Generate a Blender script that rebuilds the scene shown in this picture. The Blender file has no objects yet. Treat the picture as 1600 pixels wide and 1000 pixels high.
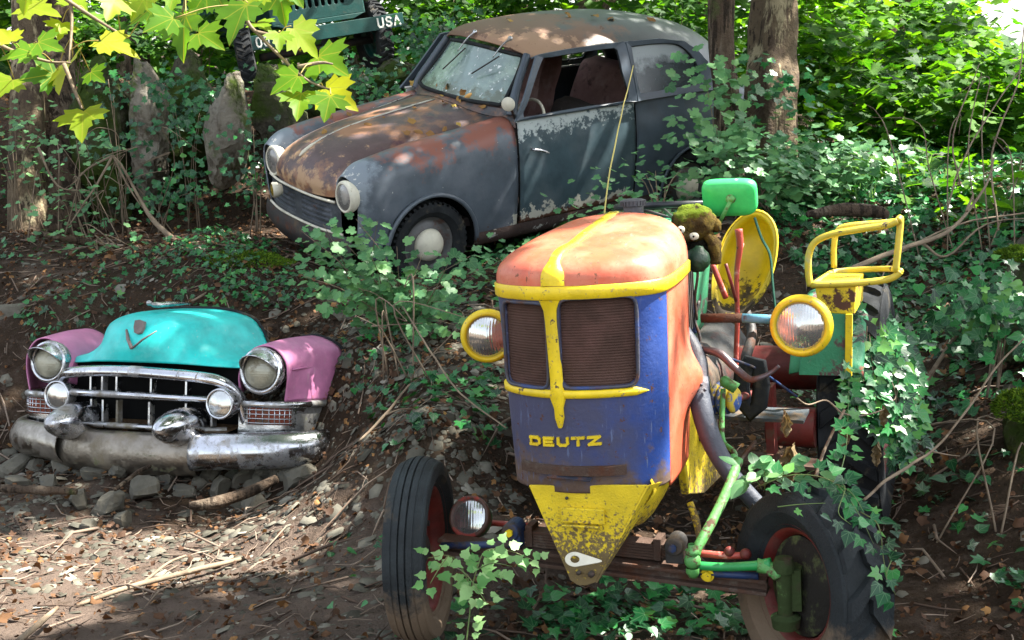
import bpy, math, random
import numpy as np
from mathutils import Vector, Matrix, noise as mnoise
R = math.radians
scene = bpy.context.scene
rng = np.random.default_rng(7)
random.seed(7)

# ------------------------------------------------------------------ camera
PITCH = R(10); FPX = 1931.0
CAM = np.array([0.0, 0.0, 1.75])
cd = bpy.data.cameras.new('camera'); cam = bpy.data.objects.new('camera', cd)
scene.collection.objects.link(cam)
cam.location = CAM; cam.rotation_euler = (R(90) - PITCH, 0, 0)
cd.sensor_width = 36; cd.lens = FPX / 1600 * 36
cd.clip_start = 0.05; cd.clip_end = 2000
scene.camera = cam
# ------------------------------------------------------------------ light
SUN = np.array([0.62, 0.10, 1.0]); SUN = SUN / np.linalg.norm(SUN)      # direction towards the sun
w = bpy.data.worlds.new('World'); scene.world = w; w.use_nodes = True
nt = w.node_tree; nt.nodes.clear()
sky = nt.nodes.new('ShaderNodeTexSky'); sky.sky_type = 'NISHITA'; sky.sun_disc = False
sky.sun_elevation = math.asin(SUN[2]); sky.sun_rotation = math.atan2(SUN[0], SUN[1])
sky.air_density = 1.2; sky.dust_density = 2.5; sky.ozone_density = 0.6
bg = nt.nodes.new('ShaderNodeBackground'); bg.inputs[1].default_value = 0.10
wo = nt.nodes.new('ShaderNodeOutputWorld')
hsv = nt.nodes.new('ShaderNodeHueSaturation'); hsv.inputs['Saturation'].default_value = .45      # sky blue muted to make the ambient light neutral
nt.links.new(sky.outputs[0], hsv.inputs['Color']); nt.links.new(hsv.outputs[0], bg.inputs[0]); nt.links.new(bg.outputs[0], wo.inputs[0])
sl = bpy.data.lights.new('sun', 'SUN'); sl.energy = 5.0; sl.angle = R(0.5); sl.color = (1.0, 0.95, 0.86)
so = bpy.data.objects.new('sun', sl); scene.collection.objects.link(so)
so.rotation_euler = Vector(SUN).to_track_quat('Z', 'Y').to_euler()
scene.view_settings.view_transform = 'Standard'; scene.view_settings.look = 'None'
scene.view_settings.exposure = 2.4; scene.view_settings.gamma = 1.0
scene.cycles.max_bounces = 6; scene.cycles.transparent_max_bounces = 8
scene.cycles.caustics_reflective = False; scene.cycles.caustics_refractive = False
scene.cycles.sample_clamp_indirect = 6

# ------------------------------------------------------------------ picture <-> world (to find where real things stand)
_c, _s = math.cos(PITCH), math.sin(PITCH)
WF = np.array([0, _c, -_s]); WR = np.array([1.0, 0, 0]); WU = np.array([0, _s, _c])
def at(px, py, d): return CAM + d * (WF + WR * (px - 800) / FPX + WU * (500 - py) / FPX)
def proj(P):
    P = np.atleast_2d(P) - CAM; d = P @ WF; d = np.where(np.abs(d) < 1e-6, 1e-6, d)
    return 800 + FPX * (P @ WR) / d, 500 - FPX * (P @ WU) / d, d
def eul(rx, ry, rz):
    cx, sx, cy, sy, cz, sz = math.cos(rx), math.sin(rx), math.cos(ry), math.sin(ry), math.cos(rz), math.sin(rz)
    return (np.array([[cz, -sz, 0], [sz, cz, 0], [0, 0, 1]]) @ np.array([[cy, 0, sy], [0, 1, 0], [-sy, 0, cy]])
            @ np.array([[1, 0, 0], [0, cx, -sx], [0, sx, cx]]))

# ------------------------------------------------------------------ objects
def tag(o, label, cat, group=None, kind=None):
    if label: o['label'] = label
    if cat: o['category'] = cat
    if group: o['group'] = group
    if kind: o['kind'] = kind
    return o
def link(o): scene.collection.objects.link(o); return o
class Frame:
    """an Empty at a thing's base with its own axes: x to the right of its front, y backwards, z up"""
    def __init__(s, name, loc, deg, label, cat, group=None, scale=1.0):
        s.o = link(bpy.data.objects.new(name, None)); s.o.empty_display_size = .2
        s.o.location = loc; s.o.rotation_euler = [R(a) for a in deg]; s.o.scale = (scale,) * 3
        s.R = eul(*[R(a) for a in deg]); s.t = np.array(loc, float); s.k = scale
        tag(s.o, label, cat, group)
    def pl(s, px, py, n, d):
        c = s.R.T @ (CAM - s.t) / s.k; v = s.R.T @ (at(px, py, 1) - CAM) / s.k
        n = np.array(n, float); k = (d - n @ c) / (n @ v); return c + k * v
    def X(s, px, py, d): return s.pl(px, py, (1, 0, 0), d)
    def Y(s, px, py, d): return s.pl(px, py, (0, 1, 0), d)
    def Z(s, px, py, d): return s.pl(px, py, (0, 0, 1), d)
    def w(s, p): return s.R @ (np.array(p, float) * s.k) + s.t

def mesh(name, VF, mat, parent=None, smooth=True, bevel=0, solid=0, offset=-1, sub=0, auto=None, mats=None, loc=None):
    V, F = VF[0], VF[1]
    V = [tuple(map(float, v)) for v in V]
    me = bpy.data.meshes.new(name); me.from_pydata(V, [], [tuple(f) for f in F]); me.update()
    o = link(bpy.data.objects.new(name, me))
    me.materials.append(mat)
    if smooth:
        me.polygons.foreach_set('use_smooth', [True] * len(me.polygons))
        if auto is not None:
            import bmesh
            bm = bmesh.new(); bm.from_mesh(me)
            bmesh.ops.recalc_face_normals(bm, faces=bm.faces)
            a = R(auto)
            for e in bm.edges:
                if len(e.link_faces) == 2 and e.calc_face_angle(0) > a: e.smooth = False
            bm.to_mesh(me); bm.free()
    if parent is not None: o.parent = parent.o if isinstance(parent, Frame) else parent
    if sub: m = o.modifiers.new('s', 'SUBSURF'); m.levels = m.render_levels = sub
    if solid: m = o.modifiers.new('t', 'SOLIDIFY'); m.thickness = solid; m.offset = offset
    if bevel: m = o.modifiers.new('b', 'BEVEL'); m.width = bevel; m.segments = 2; m.limit_method = 'ANGLE'; m.angle_limit = R(35)
    return o
def join(*parts):
    V = []; F = []
    for v, f in parts:
        n = len(V); V += [tuple(p) for p in v]; F += [tuple(i + n for i in q) for q in f]
    return V, F
def mir(VF): return [(-v[0], v[1], v[2]) for v in VF[0]], [tuple(reversed(f)) for f in VF[1]]
def shift(VF, d): return [(v[0] + d[0], v[1] + d[1], v[2] + d[2]) for v in VF[0]], VF[1]
def box(c, s, rot=None):
    V = [np.array([x * s[0] / 2, y * s[1] / 2, z * s[2] / 2]) for x in (-1, 1) for y in (-1, 1) for z in (-1, 1)]
    if rot is not None: M = eul(*[R(a) for a in rot]); V = [M @ v for v in V]
    return [tuple(v + np.array(c)) for v in V], [(0, 1, 3, 2), (4, 6, 7, 5), (0, 4, 5, 1), (2, 3, 7, 6), (0, 2, 6, 4), (1, 5, 7, 3)]
def nrm(v): v = np.array(v, float); return v / (np.linalg.norm(v) + 1e-12)
def tube(path, r, n=10, flat=None, caps=True, closed=False, up=None):
    P = np.array(path, float); m = len(P)
    r = np.full(m, r) if np.isscalar(r) else np.array(r, float)
    if closed: T = [nrm(P[(i + 1) % m] - P[i - 1]) for i in range(m)]
    else: T = [nrm(P[min(i + 1, m - 1)] - P[max(i - 1, 0)]) for i in range(m)]
    u = np.array([0, 0, 1.0]) if up is None else np.array(up, float)
    if abs(T[0] @ nrm(u)) > .9: u = np.array([1.0, 0, 0])
    u = nrm(u - T[0] * (u @ T[0])); V = []
    for i in range(m):
        u = nrm(u - T[i] * (u @ T[i])); b = np.cross(T[i], u)
        for k in range(n):
            a = 2 * math.pi * k / n
            V.append(P[i] + r[i] * (b * math.cos(a) + u * math.sin(a) * (flat if flat else 1)))
    F = []
    for i in range(m if closed else m - 1):
        j = (i + 1) % m
        for k in range(n):
            k2 = (k + 1) % n; F.append((i * n + k, i * n + k2, j * n + k2, j * n + k))
    if caps and not closed:
        F.append(tuple(reversed(range(n)))); F.append(tuple((m - 1) * n + k for k in range(n)))
    return [tuple(v) for v in V], F
def smooth_path(pts, k=6, closed=False):
    P = np.array(pts, float); m = len(P); out = []
    rg = range(m if closed else m - 1)
    for i in rg:
        if closed: a, b, c, d = P[i - 1], P[i], P[(i + 1) % m], P[(i + 2) % m]
        else: b, c = P[i], P[i + 1]; a = P[i - 1] if i > 0 else 2 * b - c; d = P[i + 2] if i + 2 < m else 2 * c - b
        for t in np.arange(k) / k:
            out.append(.5 * ((2 * b) + (c - a) * t + (2 * a - 5 * b + 4 * c - d) * t * t + (3 * b - a - 3 * c + d) * t ** 3))
    if not closed: out.append(P[-1])
    return np.array(out)
def ctube(pts, r, k=6, n=10, **kw):
    P = smooth_path(pts, k)
    if not np.isscalar(r): r = np.interp(np.linspace(0, 1, len(P)), np.linspace(0, 1, len(r)), r)
    return tube(P, r, n, **kw)
def lathe(prof, c, ax, n=32, close=False, squash=None):
    """prof: (radius, distance along ax)"""
    ax = nrm(ax); u = np.array([0, 0, 1.0]) if abs(ax[2]) < .9 else np.array([1.0, 0, 0])
    u = nrm(u - ax * (u @ ax)); b = np.cross(u, ax); V = []; F = []; c = np.array(c, float); m = len(prof)
    for r, h in prof:
        for k in range(n):
            a = 2 * math.pi * k / n; V.append(tuple(c + ax * h + r * (u * math.cos(a) + b * math.sin(a))))
    for i in range(m if close else m - 1):
        j = (i + 1) % m
        for k in range(n): k2 = (k + 1) % n; F.append((i * n + k, j * n + k, j * n + k2, i * n + k2))
    return V, F
def patch(rows, ku=6, kv=6):
    """smooth surface through a grid of points"""
    A = np.array(rows, float)
    B = np.array([smooth_path(r, kv) for r in A])
    C = np.array([smooth_path(B[:, j], ku) for j in range(B.shape[1])]).transpose(1, 0, 2)
    nu, nv = C.shape[:2]; V = [tuple(p) for p in C.reshape(-1, 3)]
    F = [(i * nv + j, i * nv + j + 1, (i + 1) * nv + j + 1, (i + 1) * nv + j) for i in range(nu - 1) for j in range(nv - 1)]
    return V, F
def cut(VF, f, margin=0):
    """drop faces whose every vertex lies inside f (f(v)>0 inside) and pull the rim onto f"""
    V, F = VF; V = [np.array(v) for v in V]; ins = [f(v)[0] for v in V]
    F2 = [q for q in F if not all(ins[i] for i in q)]
    used = set(i for q in F2 for i in q)
    for i in used:
        if ins[i]: V[i] = f(V[i])[1]
    return [tuple(v) for v in V], F2
def prism(poly, fr, h0, h1):
    """poly of 2D points in the frame fr=(origin, ex, ey, ez), between heights h0 and h1"""
    o, ex, ey, ez = [np.array(a, float) for a in fr]; n = len(poly)
    V = [tuple(o + ex * p[0] + ey * p[1] + ez * h) for h in (h0, h1) for p in poly]
    F = [tuple(reversed(range(n))), tuple(range(n, 2 * n))] + [(i, (i + 1) % n, n + (i + 1) % n, n + i) for i in range(n)]
    return V, F
def ball(c, r, n=20, m=12, ax=(0, 0, 1), prof=None):
    """ellipsoid r=(a,b,c)"""
    r = (r, r, r) if np.isscalar(r) else r
    V = []; F = []
    for i in range(m + 1):
        t = math.pi * i / m
        for k in range(n):
            a = 2 * math.pi * k / n
            V.append((c[0] + r[0] * math.sin(t) * math.cos(a), c[1] + r[1] * math.sin(t) * math.sin(a), c[2] + r[2] * math.cos(t)))
    for i in range(m):
        for k in range(n):
            k2 = (k + 1) % n; F.append((i * n + k, (i + 1) * n + k, (i + 1) * n + k2, i * n + k2))
    return V, F
def ring(outer, inner):
    """strip between two loops of equally many 3D points"""
    n = len(outer); V = [tuple(p) for p in outer] + [tuple(p) for p in inner]
    return V, [(i, (i + 1) % n, n + (i + 1) % n, n + i) for i in range(n)]
def loop_resample(P, n):
    P = np.array(P, float); Q = np.vstack([P, P[:1]]); d = np.r_[0, np.cumsum(np.linalg.norm(np.diff(Q, axis=0), axis=1))]
    t = np.linspace(0, d[-1], n, endpoint=False); return np.stack([np.interp(t, d, Q[:, k]) for k in range(Q.shape[1])], 1)
def wob(VF, amp, sc, seed=0):
    out = []
    for v in VF[0]:
        p = Vector((v[0] * sc + seed, v[1] * sc, v[2] * sc)); q = mnoise.noise_vector(p)
        out.append((v[0] + q.x * amp, v[1] + q.y * amp, v[2] + q.z * amp))
    return out, VF[1]

# fast meshes from arrays
def npmesh(name, V, T, mat, parent=None, rnd=None, smooth=False, luv=None):
    V = np.ascontiguousarray(V, np.float32); T = np.ascontiguousarray(T, np.int32)
    me = bpy.data.meshes.new(name); me.vertices.add(len(V)); me.vertices.foreach_set('co', V.ravel())
    k = T.shape[1]; me.loops.add(T.size); me.loops.foreach_set('vertex_index', T.ravel())
    me.polygons.add(len(T)); me.polygons.foreach_set('loop_start', np.arange(0, T.size, k, dtype=np.int32))
    me.polygons.foreach_set('loop_total', np.full(len(T), k, np.int32))
    if smooth: me.polygons.foreach_set('use_smooth', np.ones(len(T), bool))
    me.update(calc_edges=True); me.validate()
    if rnd is not None:
        a = me.attributes.new('rnd', 'FLOAT', 'POINT'); a.data.foreach_set('value', np.asarray(rnd, np.float32))
    if luv is not None:
        a = me.attributes.new('luv', 'FLOAT_VECTOR', 'POINT'); a.data.foreach_set('vector', np.ascontiguousarray(luv, np.float32).ravel())
    me.materials.append(mat); o = link(bpy.data.objects.new(name, me))
    if parent is not None: o.parent = parent.o if isinstance(parent, Frame) else parent
    return o

# ------------------------------------------------------------------ materials
MATS = {}
def mat(name, col, rough=.5, metal=0, layers=(), bump=0, bscale=60, trans=None, coat=0, alpha=None, spec=None, rgh2=None, attr=None, wave=None, coords='Object', detail=8, vein=None, bdist=.01):
    """layers: (colour, scale, threshold, softness, [bias axis, bias centre, bias slope], [roughness])"""
    if name in MATS: return MATS[name]
    m = bpy.data.materials.new(name); m.use_nodes = True; n = m.node_tree; L = n.links
    b = n.nodes['Principled BSDF']; out = n.nodes['Material Output']
    tc = n.nodes.new('ShaderNodeTexCoord').outputs[coords]
    def noise(sc, det=detail, off=0., rg=.62):
        vec = tc
        if isinstance(sc, tuple):
            mp_ = n.nodes.new('ShaderNodeMapping'); mp_.inputs['Scale'].default_value = sc; L.new(tc, mp_.inputs[0]); vec = mp_.outputs[0]; sc = 1.0
        t = n.nodes.new('ShaderNodeTexNoise'); t.noise_dimensions = '4D'; t.inputs['Scale'].default_value = sc; t.inputs['Detail'].default_value = det
        t.inputs['Roughness'].default_value = rg; t.inputs['W'].default_value = off; L.new(vec, t.inputs['Vector']); return t.outputs['Fac']
    def math_(op, a, bb):
        q = n.nodes.new('ShaderNodeMath'); q.operation = op
        for i, x in enumerate((a, bb)):
            if hasattr(x, 'links') or not np.isscalar(x): L.new(x, q.inputs[i])
            else: q.inputs[i].default_value = x
        return q.outputs[0]
    def mix(f, a, c):
        q = n.nodes.new('ShaderNodeMix'); q.data_type = 'RGBA'
        if np.isscalar(f): q.inputs[0].default_value = f
        else: L.new(f, q.inputs[0])
        for i, x in ((6, a), (7, c)):
            if isinstance(x, tuple): q.inputs[i].default_value = (*x[:3], 1)
            else: L.new(x, q.inputs[i])
        return q.outputs[2]
    if attr:
        at_ = n.nodes.new('ShaderNodeAttribute'); at_.attribute_name = 'rnd'
        rp = n.nodes.new('ShaderNodeValToRGB'); rp.color_ramp.interpolation = 'LINEAR'
        els = rp.color_ramp.elements
        while len(els) < len(attr): els.new(.5)
        for e, (p, c) in zip(els, attr): e.position = p; e.color = (*c, 1)
        L.new(at_.outputs['Fac'], rp.inputs[0]); base = rp.outputs[0]
    else: base = tuple(col)
    # gentle variation everywhere
    f0 = noise(7.3, 6, 3.1)
    rr = n.nodes.new('ShaderNodeMapRange'); rr.inputs[1].default_value = .3; rr.inputs[2].default_value = .7; L.new(f0, rr.inputs[0]); rr.inputs[3].default_value = .72; rr.inputs[4].default_value = 1.2
    hs = n.nodes.new('ShaderNodeHueSaturation')
    if isinstance(base, tuple): hs.inputs['Color'].default_value = (*base, 1)
    else: L.new(base, hs.inputs['Color'])
    L.new(rr.outputs[0], hs.inputs['Value']); c = hs.outputs[0]
    rv = rough
    for i, ly in enumerate(layers):
        col2, sc, th, sf = ly[:4]; bias = ly[4] if len(ly) > 4 else None; r2 = ly[5] if len(ly) > 5 else .85
        f = noise(sc, 10, 11.7 * (i + 1), .68)
        if bias:
            sx = n.nodes.new('ShaderNodeSeparateXYZ'); L.new(tc, sx.inputs[0])
            for (axn, cen, slp) in ([bias] if not isinstance(bias, list) else bias):
                v = math_('SUBTRACT', sx.outputs[axn], cen)
                if slp is None: pass
                q = n.nodes.new('ShaderNodeMath'); q.operation = 'MULTIPLY'; L.new(v, q.inputs[0]); q.inputs[1].default_value = slp
                q.use_clamp = False
                cl = n.nodes.new('ShaderNodeClamp'); cl.inputs[1].default_value = -.5; cl.inputs[2].default_value = .5; L.new(q.outputs[0], cl.inputs[0])
                f = math_('ADD', f, cl.outputs[0])
        mr = n.nodes.new('ShaderNodeMapRange'); mr.inputs[1].default_value = th; mr.inputs[2].default_value = th + sf; L.new(f, mr.inputs[0])
        c = mix(mr.outputs[0], c, tuple(col2))
        mm = n.nodes.new('ShaderNodeMix'); L.new(mr.outputs[0], mm.inputs[0])
        if np.isscalar(rv): mm.inputs[2].default_value = rv
        else: L.new(rv, mm.inputs[2])
        mm.inputs[3].default_value = r2; rv = mm.outputs[0]
        if metal:
            mq = n.nodes.new('ShaderNodeMix'); L.new(mr.outputs[0], mq.inputs[0])
            mp = b.inputs['Metallic']
            if mp.is_linked: L.new(mp.links[0].from_socket, mq.inputs[2])
            else: mq.inputs[2].default_value = metal
            mq.inputs[3].default_value = 0; L.new(mq.outputs[0], mp)
    if vein:
        va = n.nodes.new('ShaderNodeAttribute'); va.attribute_name = 'luv'; sp_ = n.nodes.new('ShaderNodeSeparateXYZ'); L.new(va.outputs['Vector'], sp_.inputs[0])
        yy = math_('SUBTRACT', sp_.outputs[1], .06); an = math_('ARCTAN2', sp_.outputs[0], yy); sn = math_('ABSOLUTE', math_('SINE', math_('MULTIPLY', an, 4.5), 0.), 0.)
        ra = math_('SQRT', math_('ADD', math_('MULTIPLY', sp_.outputs[0], sp_.outputs[0]), math_('MULTIPLY', yy, yy)), 0.); dist = math_('MULTIPLY', sn, ra)
        mv = n.nodes.new('ShaderNodeMapRange'); L.new(dist, mv.inputs[0]); mv.inputs[1].default_value = .03; mv.inputs[2].default_value = .09; mv.inputs[3].default_value = vein[1]; mv.inputs[4].default_value = 0
        c = mix(mv.outputs[0], c, vein[0])
    L.new(c, b.inputs['Base Color'])
    if np.isscalar(rv): 
        mr = n.nodes.new('ShaderNodeMapRange'); mr.inputs[1].default_value = .3; mr.inputs[2].default_value = .7; L.new(noise(23, 6, 5.5), mr.inputs[0])
        mr.inputs[3].default_value = max(0, rv - .1); mr.inputs[4].default_value = min(1, rv + .1); L.new(mr.outputs[0], b.inputs['Roughness'])
    else: L.new(rv, b.inputs['Roughness'])
    if not b.inputs['Metallic'].is_linked: b.inputs['Metallic'].default_value = metal
    if spec is None and rough >= .7: spec = .12
    if spec is not None: b.inputs['Specular IOR Level'].default_value = spec
    if coat: b.inputs['Coat Weight'].default_value = coat; b.inputs['Coat Roughness'].default_value = .12
    if alpha is not None: b.inputs['Alpha'].default_value = alpha
    hgt = None
    if bump: hgt = noise(bscale, 8, 1.3)
    if wave:
        wv = n.nodes.new('ShaderNodeTexWave'); wv.bands_direction = wave[0]; wv.inputs['Scale'].default_value = wave[1]; wv.inputs['Distortion'].default_value = wave[3] if len(wave) > 3 else 0
        L.new(tc, wv.inputs['Vector']); wb = math_('MULTIPLY', wv.outputs['Fac'], wave[2])
        hgt = wb if hgt is None else math_('ADD', hgt, wb)
    if hgt is not None:
        bp = n.nodes.new('ShaderNodeBump'); bp.inputs['Strength'].default_value = bump or 1; bp.inputs['Distance'].default_value = bdist
        L.new(hgt, bp.inputs['Height']); L.new(bp.outputs[0], b.inputs['Normal'])
    if trans:
        tb = n.nodes.new('ShaderNodeBsdfTranslucent'); ms = n.nodes.new('ShaderNodeMixShader'); ms.inputs[0].default_value = trans[0]
        tcx = n.nodes.new('ShaderNodeMix'); tcx.data_type = 'RGBA'; tcx.blend_type = 'MULTIPLY'; tcx.inputs[0].default_value = 1
        L.new(c, tcx.inputs[6]); tcx.inputs[7].default_value = (*trans[1], 1); L.new(tcx.outputs[2], tb.inputs[0])
        L.new(b.outputs[0], ms.inputs[1]); L.new(tb.outputs[0], ms.inputs[2]); L.new(ms.outputs[0], out.inputs['Surface'])
    MATS[name] = m; return m

DARK = (.012, .010, .009); RUST = (.16, .055, .02); RUST2 = (.09, .035, .018); DIRT = (.11, .075, .045)
# ------------------------------------------------------------------ ground
_cp = []
def cpx(px, py, d): _cp.append(tuple(at(px, py, d)))
for a in [(330,455,7.7),(100,510,7.6),(0,470,8),(540,560,6.7),(500,480,7.6),(560,440,8.1),(400,375,9.2),(200,380,9.2),(0,370,9.4),
          (250,345,10.3),(60,345,10.3),(450,330,10.2),(60,170,11.2),(250,165,11.1),(400,175,11.3),(620,150,11.2),(500,150,12.5),(300,150,12.8),(100,150,12.6),
          (640,520,6.9),(650,650,5.5),(560,700,5.9),(1500,300,8.3),(1300,250,10),(1600,250,10),(1550,470,6.6),(1450,620,5.9),(1500,960,4),(1400,480,7.2),
          (1250,640,6.2),(1590,690,5),(1300,210,13),(1600,210,13),(1210,300,9.4),(1000,330,8.6),(760,420,8.2),(900,200,14),(1000,180,17),(1300,180,18),(1600,190,18)]: cpx(*a)
_cp += [(-.28,3.74,.02),(.81,3.31,.07),(1.43,4.84,.13),(.31,5.27,.06),(.1,4.3,.03),(-2.8,6.81,-.22),(-2.0,6.27,-.17),(-1.05,6.25,-.16),(-1.5,7.0,.08),(-2.6,7.4,.12),
        (-.58,8.63,.47),(-1.43,9.72,.66),(1.42,10.12,.77),(.58,11.21,.98),(.4,9.6,.7),(.5,12.8,1.3),(-1.5,4.3,-.1),(-3,5.3,-.16),(-.7,5.0,-.02),(-1,2.5,-.02),(1,2.2,.04),(0,0,0),(2.6,2,.35),(-3,2,-.1),
        (-5,6,-.1),(-5,9.5,.7),(-6,12,1.8),(3.2,5,.9),(4.5,8,1.5),(6,12,1.8),(0,-4,0),(-4,-3,-.1),(4,-3,.5),(-3,20,1.8),(4,22,1.6),(-8,16,2.0),(9,18,1.9)]
_cp = np.array(_cp)
def _tps(a, b):
    r2 = ((a[:, None, :2] - b[None, :, :2]) ** 2).sum(-1); return .5 * r2 * np.log(r2 + 1e-9)
_K = _tps(_cp, _cp) + np.eye(len(_cp)) * .02; _P = np.c_[np.ones(len(_cp)), _cp[:, :2]]
_A = np.block([[_K, _P], [_P.T, np.zeros((3, 3))]]); _sol = np.linalg.solve(_A, np.r_[_cp[:, 2], 0, 0, 0])
def hbase(x, y):
    x = np.atleast_1d(np.asarray(x, float)).ravel(); y = np.atleast_1d(np.asarray(y, float)).ravel()
    xc = np.clip(x, -7, 9); yc = np.clip(y, -4, 21)
    q = np.c_[xc, yc]; z = np.empty(len(q))
    for i in range(0, len(q), 20000):
        s = slice(i, i + 20000); z[s] = _tps(q[s], _cp) @ _sol[:-3] + _sol[-3] + q[s] @ _sol[-2:]
    z += 0.05 * np.clip(np.hypot(x - xc, y - yc), 0, 60)      # the valley sides rise slowly away
    return z
_ph = rng.uniform(0, 6.28, (40, 2)); _an = rng.uniform(0, 6.28, 40); _fr = np.exp(rng.uniform(math.log(2.), math.log(40), 40))
def hfine(x, y):
    z = np.zeros_like(x)
    for i in range(40):
        z += np.sin((x * math.cos(_an[i]) + y * math.sin(_an[i])) * _fr[i] + _ph[i, 0] + 1.5 * np.sin((y * math.cos(_an[i]) - x * math.sin(_an[i])) * _fr[i] * .6 + _ph[i, 1])) * .011 / _fr[i] ** .62
    return z
def H(x, y):
    x = np.atleast_1d(np.asarray(x, float)); y = np.atleast_1d(np.asarray(y, float)); return hbase(x, y) + hfine(x, y)
def axis_(lo, hi, st, far):
    c = np.arange(lo, hi + st / 2, st); o = [st]
    while sum(o) < far: o.append(o[-1] * 1.35)
    e = np.cumsum(o); return np.r_[lo - e[::-1], c, hi + e]
_gx = axis_(-6, 7, .045, 250); _gy = axis_(1.5, 14, .045, 250)
GX, GY = np.meshgrid(_gx, _gy); _gz = H(GX.ravel(), GY.ravel())
_nx, _ny = len(_gx), len(_gy)
_idx = np.arange(_nx * _ny).reshape(_ny, _nx)
_Q = np.stack([_idx[:-1, :-1], _idx[:-1, 1:], _idx[1:, 1:], _idx[1:, :-1]], -1).reshape(-1, 4)
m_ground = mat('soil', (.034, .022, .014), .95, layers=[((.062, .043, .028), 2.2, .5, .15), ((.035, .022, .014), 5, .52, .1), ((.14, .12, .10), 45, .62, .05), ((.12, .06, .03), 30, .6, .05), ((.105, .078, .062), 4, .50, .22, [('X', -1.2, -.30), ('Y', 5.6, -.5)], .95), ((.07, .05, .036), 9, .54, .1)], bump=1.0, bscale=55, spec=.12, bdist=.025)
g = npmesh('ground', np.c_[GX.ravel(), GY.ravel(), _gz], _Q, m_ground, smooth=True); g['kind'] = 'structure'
def hit(px, py, near=2.5, far=40):
    """where the view ray through a picture point meets the ground"""
    d = np.linspace(near, far, 1500); P = CAM + d[:, None] * (WF + WR * (px - 800) / FPX + WU * (500 - py) / FPX)
    z = hbase(P[:, 0], P[:, 1]); k = np.argmax(P[:, 2] < z)
    if P[k, 2] >= z[k]: k = len(d) - 1
    p = P[k].copy(); p[2] = H(p[0], p[1])[0]; return p
# ------------------------------------------------------------------ shared materials
m_rub = mat('rubber', (.022, .024, .026), .78, layers=[((.10, .085, .06), 9, .56, .12), ((.045, .05, .052), 3, .5, .2)], bump=.35, bscale=90)
m_rub_mud = mat('rubber_muddy', (.026, .030, .032), .7, layers=[((.045, .055, .058), 4, .5, .2), ((.10, .078, .055), 6, .56, .1), ((.15, .11, .075), 14, .52, .2, ('Z', .30, -3.2))], bump=.5, bscale=120)
m_dark = mat('dark_metal', (.03, .028, .027), .6, layers=[(RUST2, 12, .52, .12), (DIRT, 5, .56, .15)], bump=.3)
m_black = mat('black_void', (.006, .006, .006), .95)
m_yel = mat('yellow_paint', (.80, .58, .012), .42, layers=[((.62, .42, .015), 6, .48, .2, None, .5), ((.30, .22, .10), 55, .58, .06, None, .7), ((.10, .07, .04), 38, .61, .04), (RUST2, 11, .66, .03)], bump=.15, bscale=120)
m_yeldirt = mat('yellow_paint_grimy', (.74, .54, .012), .6, layers=[((.17, .12, .05), 70, .5, .08, ('Z', .5, -1.1)), ((.09, .06, .035), 30, .60, .06)], bump=.4, bscale=160)
m_ora = mat('orange_paint', (.56, .105, .05), .36, layers=[((.62, .23, .14), 3.2, .48, .2, None, .48), ((.44, .085, .045), 7, .54, .12, None, .4), ((.40, .17, .12), (70, 14, 9), .60, .06, None, .6), ((.62, .42, .34), (120, 30, 22), .66, .04, None, .6), ((.20, .08, .045), 38, .60, .03), ((.10, .05, .03), 90, .62, .03), ((.14, .055, .03), (60, 60, 6), .67, .05, ('Z', .75, -.4))], bump=.10, bscale=60)
m_blue = mat('blue_paint', (.022, .058, .24), .36, layers=[((.035, .075, .27), 5, .48, .2, None, .45), ((.05, .055, .11), 3, .46, .18, ('X', .14, -1.2), .5), ((.11, .07, .05), 11, .53, .14, [('Z', .70, -1.6), ('X', .1, -.3)], .7), ((.10, .13, .24), (80, 80, 12), .60, .06, None, .6), (RUST2, 34, .60, .03), ((.085, .05, .035), 9, .50, .08, ('Z', .615, -5.5), .85)], bump=.16, bscale=90)  # dull purple layer towards the left is shade painted into the blue
m_mesh = mat('radiator_mesh', (.12, .07, .055), .7, metal=.2, layers=[((.16, .085, .07), 8, .5, .2), ((.16, .15, .14), 50, .66, .05)], bump=.9, bscale=420, wave=('Z', 40, .35))
m_grn = mat('green_paint', (.02, .30, .07), .4, layers=[((.03, .20, .06), 9, .52, .12), ((.55, .5, .45), 30, .68, .03)], bump=.12)
m_grn2 = mat('green_paint_worn', (.04, .25, .12), .55, layers=[((.11, .06, .06), 12, .53, .05), ((.42, .10, .07), 7, .62, .05), ((.35, .36, .3), 26, .62, .05)], bump=.35)
m_lgrn = mat('light_green_paint', (.10, .34, .085), .5, layers=[((.09, .05, .028), 34, .52, .06), ((.4, .55, .3), 12, .58, .1)], bump=.4)
m_red = mat('red_paint', (.15, .017, .013), .5, layers=[((.10, .025, .018), 12, .48, .15), (DIRT, 12, .55, .1)], bump=.2)
m_redrod = mat('pale_red_paint', (.42, .06, .04), .45, layers=[((.65, .35, .3), 20, .54, .1), (RUST2, 30, .6, .06)], bump=.2)
m_bluepart = mat('blue_paint_dark', (.012, .035, .11), .5, layers=[((.06, .045, .035), 12, .48, .10)], bump=.3)
m_rust = mat('rusty_steel', (.085, .055, .042), .8, layers=[(RUST2, 9, .5, .15), ((.13, .11, .09), 16, .55, .12)], bump=.6, bscale=90)
m_glass = mat('lamp_glass', (.62, .63, .60), .1, metal=.85, layers=[((.42, .41, .36), 5, .54, .25, None, .3)], wave=('X', 36, .6, .3), bump=.12, bscale=25, coat=.8)
m_chrome = mat('chrome', (.56, .57, .60), .17, metal=1, layers=[((.17, .145, .11), 5.5, .50, .16, None, .6), ((.22, .19, .15), (60, 20, 20), .58, .08, None, .5), ((.10, .065, .04), 60, .61, .05)], bump=.05, bscale=40)
m_cream = mat('cream_paint', (.66, .62, .50), .5, layers=[((.35, .30, .2), 25, .6, .1)], bump=.15)
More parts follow.
